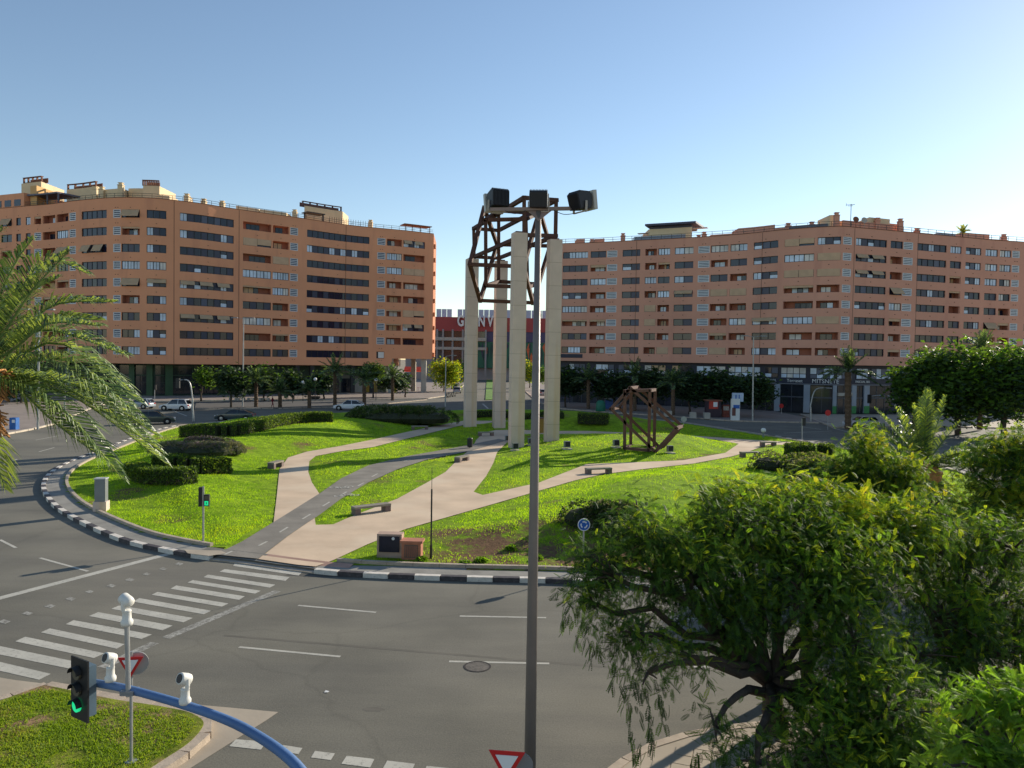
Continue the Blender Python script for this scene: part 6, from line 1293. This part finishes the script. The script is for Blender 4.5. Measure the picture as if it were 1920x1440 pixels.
# ---- palms: every frond is its own part
def frond_mesh(P, nl, ll, mi_mats, up=Vector((0, 0, 1)), vee=.5, droop=.35, w=.02, seed=0):
    rg = np.random.default_rng(seed); S = smoothline(P, 6); S = resample(S, max(.02, sum((S[i+1]-S[i]).length for i in range(len(S)-1))/nl)); n = len(S); b = MB()
    b.tube(S[::max(1, n//10)]+[S[-1]], list(np.linspace(.035, .008, len(S[::max(1, n//10)])+1)), 5)
    for i in range(2, n):
        t = i/n
        if t < .12: continue
        d = (S[min(i+1, n-1)]-S[i-1]).normalized(); s = d.cross(up); s = s.normalized() if s.length > .05 else Vector((1, 0, 0)); u = s.cross(d)
        L = ll*(.45+.9*math.sin(math.pi*min(1, t*.85+.12)))*(1-.35*max(0, t-.75)/.25)*rg.uniform(.8, 1.1)
        for sg in (-1, 1):
            k = d*(.55+.35*t)+s*sg*(.85-.25*t)+u*(vee+rg.uniform(-.25, .25)); k.normalize(); a = S[i]; m = a+k*L*.55+Vector((0, 0, -droop*L*.12)); e = a+k*L+Vector((0, 0, -droop*L*rg.uniform(.6, 1.4))); wv = d.cross(k); wv = (d-k*d.dot(k)).normalized()*w
            b.add([a-wv*.4, m-wv, e, m+wv, a+wv*.4], [(0, 1, 2, 3, 4)], int(rg.integers(1, len(mi_mats))))
    return b
def palm(name, lab, crown, base, fronds, nl, ll, mats_, trunk_r=.22, w=.022, group=None, fibre=True, vee=.5, droop=.35):
    t = thing(name, lab, 'palm tree', tuple(base), 0, group); b = MB(); base = Vector(base); crown = Vector(crown); n = 22; Pp = [base.lerp(crown, i/n) for i in range(n+1)]
    b.tube(Pp, [trunk_r*(1.15 if i % 2 else .95)*(1+.4*max(0, .15-i/n)) for i in range(n+1)], 12); b.build('trunk', M_palmbark, t, world=True)
    if fibre: b = MB(); b.lathe(tuple(crown), [(trunk_r*.9, -.9), (trunk_r*1.7, -.55), (trunk_r*1.9, -.1), (trunk_r*1.2, .2), (.05, .35)], 12); b.build('fibre_crown', M_fibre, t, world=True)
    for i, P in enumerate(fronds): frond_mesh([Vector(p) for p in P], nl, ll, mats_, seed=i, w=w, vee=vee, droop=droop).build('frond', mats_, t, world=True)
    return t
pd = 15.0; cc = AT(-40, 690, pd)
fr_px = [((10, 600), (80, 490), (162, 512)), ((30, 640), (100, 572), (213, 566)), ((20, 650), (90, 618), (235, 665)), ((30, 670), (120, 645), (262, 752)), ((30, 680), (140, 680), (268, 790)), ((40, 715), (150, 750), (310, 868)), ((30, 720), (120, 770), (228, 896)), ((-10, 580), (30, 490), (62, 448)), ((20, 700), (150, 725), (292, 815)), ((-40, 560), (-30, 470), (5, 430)), ((40, 705), (130, 730), (300, 845)), ((10, 620), (60, 545), (130, 470)), ((20, 640), (110, 600), (190, 600)), ((-10, 640), (40, 560), (110, 520)), ((25, 720), (100, 790), (180, 850)),
    ((-70, 760), (-20, 830), (8, 915)), ((-90, 760), (-60, 850), (-40, 930)), ((-140, 640), (-220, 560), (-300, 600)), ((-120, 680), (-230, 690), (-320, 790)), ((-60, 580), (-110, 500), (-170, 480))]
frs = []
for i, (a, m, e) in enumerate(fr_px):
    dz = [0, .8, -.7, .5, -1.0, .9, -.4][i % 7]; frs.append([cc, AT(a[0], a[1], pd+dz*.3), AT(m[0], m[1], pd+dz*.8), AT(e[0], e[1], pd+dz*1.2)])
for k in range(2):
    a, m, e = fr_px[k*2+1]; frs.append([cc, AT(a[0]-8, a[1]+18, pd-.4), AT(m[0]-10, m[1]+35, pd-1.0), AT(e[0]-25, e[1]+45, pd-1.3)])
palm('large_palm', 'large palm at the left edge with long arching feathery fronds', cc, (cc.x-.2, cc.y, .1), frs, 85, .50, [LP, LP, LPd, LPb, LPb], .26, .017, droop=.5)
b = MB(); rootp = bpy.data.objects['large_palm']
for i in range(60):
    a = random.uniform(-1.2, 1.6); p0 = cc+Vector((math.cos(a)*.15, math.sin(a)*.15, random.uniform(-.9, .1))); p1 = p0+Vector((math.cos(a)*random.uniform(.3, .7), -abs(math.sin(a))*.4, random.uniform(-.7, .15))); b.beam(p0, p1, random.uniform(.03, .07), .02)
b.build('dead_leaf_bases', M_fibre, rootp, world=True)
pc = AT(1732, 880, 38)
def ring_fronds(c, n, L, lift=(.2, 1.2), sag=.5, seed=1):
    rg = random.Random(seed); out = []
    for i in range(n):
        a = 2*math.pi*i/n+rg.uniform(-.2, .2); el = rg.uniform(*lift); d = Vector((math.cos(a)*math.cos(el), math.sin(a)*math.cos(el), math.sin(el))); l = L*rg.uniform(.85, 1.1)
        out.append([Vector(c), Vector(c)+d*l*.35, Vector(c)+d*l*.7+Vector((0, 0, -sag*l*.10)), Vector(c)+d*l+Vector((0, 0, -sag*l*.32*math.cos(el)))])
    return out
palm('short_palm', 'short date palm with upright fronds between the near yellow-green trees', pc, (pc.x, pc.y, .1), ring_fronds(pc, 38, 4.0, (.15, 1.45), .55, 4)+ring_fronds(pc, 14, 2.8, (-.9, -.1), .3, 9), 42, .55, [lf('palm_green', (.12, .20, .04), .4), lf('palm_yellow', (.24, .32, .06), .45), LPd, LP], .45, .03)
# pavement palms
def far_palm(px, pyb, pyc, lab, L=2.6, n=26, tr=.28, mats_=None):
    g = G(px, pyb); c = AT(px, pyc, g.y); palm('pavement_palm', lab, c, (g.x, g.y, .1), ring_fronds(c, n, L, (-.3, 1.35), .6, int(px)), 20, .6, mats_ or [LPd, LPd, LF, LP], tr, .06, 'palms on the far pavements', fibre=False)
far_palm(628, 762, 697, 'palm in front of the long dark windows of the left block, tallest of three', 3.3); far_palm(683, 764, 711, 'palm behind the white suv beside the round bush', 3.2); far_palm(736, 752, 707, 'palm by the passage at the right end of the left block', 3.0)
far_palm(580, 766, 733, 'low palm left of the tallest pavement palm', 2.4); far_palm(1590, 806, 698, 'tall palm at the right corner in front of the navy shopfronts', 3.3, 30, .36)
far_palm(1190, 772, 705, 'palm behind the lawn sculpture', 3.0); far_palm(1262, 780, 718, 'palm near the kiosk on the right pavement', 2.8); far_palm(1103, 768, 712, 'palm beside the green recycling container', 2.8); far_palm(480, 764, 715, 'palm trunk right of the tall left lamp post', 2.6); far_palm(525, 765, 735, 'small palm among the dark pavement trees', 2.2)
c = FR.at(FR.s_of(1824)); p = c[0]-c[1]*2; palm('roof_palm', 'small palm growing on the roof terrace of the right block', (p.x, p.y, 31.2), (p.x, p.y, 29.8), ring_fronds((p.x, p.y, 31.2), 18, 1.6, (-.2, 1.3), .6, 3), 14, .4, [LP, LPb, LO], .12, .05, fibre=False)
p = AT(1842, 655, 97); palm('tall_palm', 'palm top rising above the big trees at the right edge', p, (p.x, p.y, .1), ring_fronds(p, 26, 3.0, (-.2, 1.35), .6, 8), 20, .6, [LPd, LPd, LP], .3, .06, fibre=False)

# ---- background broadleaf trees
BL = simpleleaf(.42, .26, 3)
def far_tree(px, pyb, lobes, lab, mats_, wts, ncl=70, nleaf=22, rad=.7, d=None, group='pavement trees', tr=.14, name='pavement_tree'):
    g = G(px, pyb) if d is None else Vector((AT(px, 700, d).x, d, 0)); d = g.y
    L = [(AT(x, y, d+dd), r) for x, y, dd, r in lobes]; zc = min(l[0].z-l[1]*.4 for l in L)
    return cluster_tree(name, lab, (g.x, g.y, .1), (g.x, g.y, max(1.2, zc)), L, ncl, nleaf, BL, mats_, wts, rad, .8, .2, tr, group, lsc=(.6, 1.1), limbr=.06)
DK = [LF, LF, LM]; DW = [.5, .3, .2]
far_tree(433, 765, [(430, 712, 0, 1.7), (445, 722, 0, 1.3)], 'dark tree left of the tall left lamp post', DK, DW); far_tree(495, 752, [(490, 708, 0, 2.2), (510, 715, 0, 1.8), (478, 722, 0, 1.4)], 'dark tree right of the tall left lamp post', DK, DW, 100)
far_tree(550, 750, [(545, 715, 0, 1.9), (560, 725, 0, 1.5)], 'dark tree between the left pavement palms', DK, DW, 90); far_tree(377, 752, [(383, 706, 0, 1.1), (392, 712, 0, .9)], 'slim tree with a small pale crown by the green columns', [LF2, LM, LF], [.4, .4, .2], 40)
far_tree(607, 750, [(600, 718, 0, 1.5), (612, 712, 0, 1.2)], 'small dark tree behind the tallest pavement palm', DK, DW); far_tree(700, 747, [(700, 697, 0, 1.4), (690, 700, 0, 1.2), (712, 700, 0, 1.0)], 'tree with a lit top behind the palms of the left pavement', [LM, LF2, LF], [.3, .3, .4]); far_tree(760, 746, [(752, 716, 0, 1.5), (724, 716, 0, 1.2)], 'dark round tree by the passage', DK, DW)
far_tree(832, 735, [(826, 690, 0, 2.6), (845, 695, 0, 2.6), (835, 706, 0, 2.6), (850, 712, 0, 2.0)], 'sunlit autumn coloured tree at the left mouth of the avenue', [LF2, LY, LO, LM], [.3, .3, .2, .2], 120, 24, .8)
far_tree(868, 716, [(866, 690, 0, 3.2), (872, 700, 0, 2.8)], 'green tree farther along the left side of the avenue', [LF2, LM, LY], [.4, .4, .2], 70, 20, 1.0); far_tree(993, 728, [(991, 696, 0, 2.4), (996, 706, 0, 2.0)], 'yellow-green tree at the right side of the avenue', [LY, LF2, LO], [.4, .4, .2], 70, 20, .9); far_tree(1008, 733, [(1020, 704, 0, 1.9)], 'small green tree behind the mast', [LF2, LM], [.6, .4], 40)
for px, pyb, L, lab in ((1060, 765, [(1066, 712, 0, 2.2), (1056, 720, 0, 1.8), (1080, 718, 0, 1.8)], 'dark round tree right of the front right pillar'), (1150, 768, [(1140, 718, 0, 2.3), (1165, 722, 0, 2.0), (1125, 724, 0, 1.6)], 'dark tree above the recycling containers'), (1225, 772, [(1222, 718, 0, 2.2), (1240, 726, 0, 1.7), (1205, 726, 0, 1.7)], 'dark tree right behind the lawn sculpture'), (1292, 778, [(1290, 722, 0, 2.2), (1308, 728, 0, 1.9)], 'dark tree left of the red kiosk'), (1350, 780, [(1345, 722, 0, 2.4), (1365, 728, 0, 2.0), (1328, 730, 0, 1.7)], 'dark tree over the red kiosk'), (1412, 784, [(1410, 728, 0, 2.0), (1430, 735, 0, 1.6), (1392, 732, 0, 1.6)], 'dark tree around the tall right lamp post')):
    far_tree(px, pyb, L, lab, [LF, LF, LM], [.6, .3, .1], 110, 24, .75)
mk = [LF, LM, LF2, LB]; mw = [.40, .2, .32, .08]
for px, L, d, lab in ((1720, [(1725, 720, 0, 3.0), (1745, 700, 0, 2.6), (1712, 745, 0, 2.2), (1760, 730, 0, 2.8)], 92, 'big dark tree beyond the right corner, leftmost of the grove'), (1800, [(1790, 690, 0, 3.0), (1815, 705, 0, 3.2), (1780, 730, 0, 3.2), (1830, 735, 0, 3.0), (1800, 755, 0, 2.6)], 90, 'big tree with a sunlit top in the middle of the right grove'), (1885, [(1885, 700, 0, 3.2), (1910, 685, 0, 2.6), (1870, 735, 0, 3.2), (1915, 745, 0, 3.2), (1935, 710, 0, 3.0)], 88, 'big tree at the right edge with lit yellow-green branches')):
    far_tree(px, 800, L, lab, mk, mw, 260, 24, .9, d, 'big trees beyond the right corner', .3, 'big_tree')
far_tree(40, 790, [(30, 700, 0, 3.0), (70, 710, 0, 2.6), (0, 720, 0, 3.0)], 'dark tree behind the large palm on the left pavement', DK, DW, 110, 22, .9, 120)
b = MB()

# ---- hedges and bushes
def leaf_fill(P, t, name, tmpl, mats_, wts, nper, size, out=None, kind=None):
    P = np.array(P); D = rnd_dirs(len(P), -.3) if out is None else out+RNG.normal(size=(len(P), 3))*.6; M = frames(D, RNG.uniform(-1.5, 1.5, len(P)))
    V, Q = stamp(tmpl[0], tmpl[1], P-np.array(tuple(t.location)), M, RNG.uniform(.7, 1.25, len(P))*size); cw = np.cumsum(wts)/sum(wts); mi = np.repeat(np.searchsorted(cw, RNG.random(len(P))*.999), len(tmpl[1])); return npmesh(name, V, Q, mats_, mi, t, kind)
HLf = simpleleaf(.11, .06, 2)
def hedge(lab, line, w, h, dens=230, mats_=None, wts=None, name='hedge', twig=True):
    g = [GT(*p) for p in line]; t = thing(name, lab, 'hedge', tuple(g[0])); S = resample(smoothline(g, 4), .5); z0 = lambda p: max(.12, terr(p.x, p.y))-.03
    b = MB()
    for i in range(len(S)-1):
        a, c = S[i], S[i+1]; m = (a+c)/2; b.box((m.x, m.y, z0(m)+h/2-.02), ((c-a).length+.05, w*.86, h*.9), math.atan2(c.y-a.y, c.x-a.x))
    b.build('inner_twigs', mat('hedge_dark', (.03, .035, .015), .95, .4, 4), t, world=True)
    P, O, TW = [], [], []
    for i in range(len(S)-1):
        a, c = S[i], S[i+1]; d = (c-a).normalized(); s = Vector((-d.y, d.x, 0)); L = (c-a).length
        for side, ar in ((1, h*L), (-1, h*L), (0, w*L*1.2)):
            for _ in range(int(ar*dens)):
                u = random.random(); base = a.lerp(c, u); zz = z0(base)
                if side: q = base+s*side*(w/2+random.gauss(0, .035)); v = random.random(); q.z = zz+.02+h*v*.98; o = s*side; (TW if v < .35 and random.random() < .5 else P).append(tuple(q)); (O.append(tuple(o)) if not (P and P[-1] != tuple(q)) else None)
                else: q = base+s*random.uniform(-w/2, w/2); q.z = zz+h+random.gauss(0, .035); P.append(tuple(q))
    for e, s_ in ((S[0], -1), (S[-1], 1)):
        d = (S[1]-S[0]).normalized() if s_ < 0 else (S[-1]-S[-2]).normalized(); k = Vector((-d.y, d.x, 0))
        for _ in range(int(w*h*dens)): q = e+d*s_*random.uniform(0, .06)+k*random.uniform(-w/2, w/2); q.z = z0(e)+h*random.random(); P.append(tuple(q))
    leaf_fill(P, t, 'leaves', HLf, mats_ or [LH, LH, LHt], wts or [.5, .25, .25], 1, 1.0, kind='stuff')
    if TW: leaf_fill(TW, t, 'bare_twigs', HLf, [LTw, LH], [.6, .4], 1, .8, kind='stuff')
    return t
hedge('long clipped hedge along the far left edge of the lawn', [(352, 820), (420, 818), (480, 808), (530, 797), (575, 792), (622, 791)], 1.6, 1.0, 170)
hedge('clipped hedge behind the front left one, longer and lower', [(300, 882), (350, 885), (422, 886)], 1.3, .95, 260)
hedge('front left clipped hedge with a sharp sunlit rim', [(252, 893), (285, 905), (356, 908)], 1.1, .85, 280)
hedge('dark clipped hedge in the shade behind the lawn sculpture', [(1085, 793), (1140, 795)], 2.0, 1.2, 90); hedge('low dark hedge in the shade behind the rear pillars', [(880, 783), (960, 784), (1050, 786)], 1.2, .8, 90)
hedge('box hedge with a bright top at the right lawn edge', [(1478, 856), (1520, 853)], 2.0, .9, 200); hedge('short hedge piece right of the bright-topped box hedge', [(1535, 849), (1562, 851)], 1.2, .7, 180)
def bush(lab, px, py, rx, ry, h, n, mats_, wts, tmpl=None, size=1.0, nl=9, name='bush'):
    g = GT(px, py); t = thing(name, lab, 'bush', (g.x, g.y, g.z-.05)); P, O = [], []
    B = [(g+Vector((random.uniform(-rx, rx)*.7, random.uniform(-ry, ry)*.6, 0)), random.uniform(.35, .6)) for _ in range(nl)]; b = MB()
    for c, k in B: b.lathe((c.x, c.y, g.z-.1), [(rx*k*.7, 0), (rx*k*.85, h*.35), (rx*k*.6, h*.65), (.05, h*.8)], 10)
    b.build('inner_twigs', mat('hedge_dark', (0, 0, 0)), t, world=True)
    for _ in range(n):
        c, k = random.choice(B); d = Vector(RNG.normal(size=3)).normalized(); d.z = abs(d.z); q = c+Vector((d.x*rx*k*1.15, d.y*ry*k*1.3, d.z*h*random.uniform(.85, 1.08)*(.8+k*.4))); P.append(tuple(q)); O.append((d.x, d.y, d.z+.3))
    leaf_fill(P, t, 'leaves', tmpl or HLf, mats_, wts, 1, size, np.array(O), kind='stuff'); return t
bush('big rounded feathery bush on the far lawn beside the white suv', 748, 789, 5.2, 2.6, 1.6, 9000, [LF, LH, LG], [.35, .45, .2], simpleleaf(.3, .09, 4), 1.0, 22)
bush('low lavender bushes with greyish purple tops, left', 365, 850, 2.6, 1.2, .8, 4500, [LG, mat('lavender_tip', (.20, .14, .15), .9, .2, 3), LH], [.5, .3, .2], simpleleaf(.12, .03, 4), 1.0, 12)
bush('low lavender bushes, right end of the bed', 418, 848, 1.8, 1.0, .8, 3000, [LG, mat('lavender_tip', (0, 0, 0)), LH], [.55, .2, .25], simpleleaf(.12, .03, 4), 1.0, 8)
bush('reddish low shrubs behind the lavender', 390, 833, 2.2, .8, .6, 2200, [mat('lavender_tip', (0, 0, 0)), LTw, LH], [.5, .3, .2], simpleleaf(.12, .03, 4), 1.0, 8)
bush('dark ring-shaped bush on the lawn left of the near trees', 1128, 985, 1.5, .9, 1.0, 6000, [LH, LD, LTw, LG], [.4, .3, .15, .15], None, 1.0, 12)
bush('loose bush right of the dark ring-shaped one', 1180, 1000, 1.2, .8, .9, 3500, [LD, LH, LG], [.4, .4, .2], None, 1.0, 8)
bush('loose grey-green bush at the right lawn edge', 1490, 885, 2.4, 1.4, 1.25, 5500, [LG, LH, LHt], [.4, .35, .25], None, 1.3, 12)
bush('loose bush below the box hedge, in front of the yellow-green tree', 1530, 900, 2.0, 1.2, 1.3, 4500, [LG, LH, LY], [.4, .4, .2], None, 1.3, 9)
for px, py in ((788, 1052), (1010, 1048), (960, 1030), (870, 1060), (905, 1054)): bush('small weedy tuft near the stone kerb' + {788: ' below the reddish box', 1010: ' left of the mast', 960: ', farthest from the kerb', 870: ', between the thin pole and the mast', 905: ', nearest to the mast on its left'}[px], px, py, .22, .2, .14, 260, [LB, LH], [.6, .4], None, .8, 3, 'weed')

# ---- grass blades
def vnoise(x, y, s, seed):
    r = np.random.default_rng(seed); g = r.random((128, 128)); X = (np.abs(x+60)*s) % 126; Y = (np.abs(y)*s) % 126; i, j = X.astype(int), Y.astype(int); u, v = X-i, Y-j; u = u*u*(3-2*u); v = v*v*(3-2*v)
    return (g[j, i]*(1-u)+g[j, i+1]*u)*(1-v)+(g[j+1, i]*(1-u)+g[j+1, i+1]*u)*v
def blades(name, P, hs, mats_, wts, lean=.35):
    n = len(P); a = RNG.uniform(0, 2*math.pi, n); w = RNG.uniform(.010, .020, n); h = hs*RNG.uniform(.5, 1.3, n)
    A = np.stack([np.cos(a)*w, np.sin(a)*w, np.zeros(n)], 1); top = np.stack([RNG.normal(0, lean, n)*h, RNG.normal(0, lean, n)*h, h], 1)
    V = np.stack([P-A, P+A, P+top], 1).reshape(-1, 3); Q = np.arange(3*n).reshape(n, 3); cw = np.cumsum(wts)/sum(wts); mi = np.searchsorted(cw, np.clip(RNG.random(n)*.5+(vnoise(P[:, 0], P[:, 1], .35, 12)*.6+vnoise(P[:, 0], P[:, 1], 1.4, 13)*.4)*1.3-.4, 0, .999)); return npmesh(name, V, Q, mats_, mi, None, 'stuff')
N = 420000; yy = 27+(RNG.random(N)**1.9)*62; hw = yy*.68
xx = RNG.uniform(-1, 1, N)*np.minimum(hw, 37)+0; i_ = ((xx-gx[0])/ST); j_ = ((yy-gy[0])/ST); ok = (i_ > 0) & (i_ < nX-1) & (j_ > 0) & (j_ < nY-1); xx, yy, i_, j_ = xx[ok], yy[ok], i_[ok], j_[ok]; ii, jj = i_.astype(int), j_.astype(int)
okk = inE[jj, ii] & ~inP[jj, ii] & ~inP[jj+1, ii+1] & ~inP[jj+1, ii] & ~inP[jj, ii+1]
xx, yy, i_, j_, ii, jj = [q[okk] for q in (xx, yy, i_, j_, ii, jj)]
u, v = i_-ii, j_-jj; zz = ZT[jj, ii]*(1-u)*(1-v)+ZT[jj, ii+1]*u*(1-v)+ZT[jj+1, ii]*(1-u)*v+ZT[jj+1, ii+1]*u*v
bare = vnoise(xx, yy, .25, 3)*.6+vnoise(xx, yy, .9, 4)*.4; pb = np.clip((bare-.50)*7, 0, 1); front = np.clip((36-yy)/6, 0, 1)*np.clip((xx+3)/3, 0, 1); pb = np.clip(pb*.8+front*1.0*(vnoise(xx, yy, .9, 8) > .42), 0, .985)
kp = RNG.random(len(xx)) > pb; P = np.stack([xx, yy, zz-.01], 1)[kp]
hs = np.where(True, .055+.05*vnoise(P[:, 0], P[:, 1], 1.7, 5), 0)*(1+np.clip((P[:, 1]-40)/60, 0, .6))
blades('grass', P, hs, [M_bladeC, M_bladeA, M_bladeB], [.32, .48, .20])
ms = [(p.x, p.y) for p in inset(medS, .25)]; xs = RNG.uniform(-16, -3, 260000); ys = RNG.uniform(12, 22, 260000); k_ = pin(ms, xs, ys); k_ &= RNG.random(len(xs)) > np.clip((vnoise(xs, ys, 1.3, 6)*.6+vnoise(xs, ys, 4, 7)*.4-.46)*5, 0, .88)
P = np.stack([xs[k_], ys[k_], np.full(k_.sum(), .165)], 1); blades('median_grass_blades', P, np.full(len(P), .05), [mat('median_blade', (.17, .27, .02), .7, 0, transl=.5), mat('median_blade_pale', (.24, .31, .04), .7, 0, transl=.5), mat('grass_blade_dry', (.28, .22, .09), .8, 0, transl=.3)], [.5, .27, .23], .6)
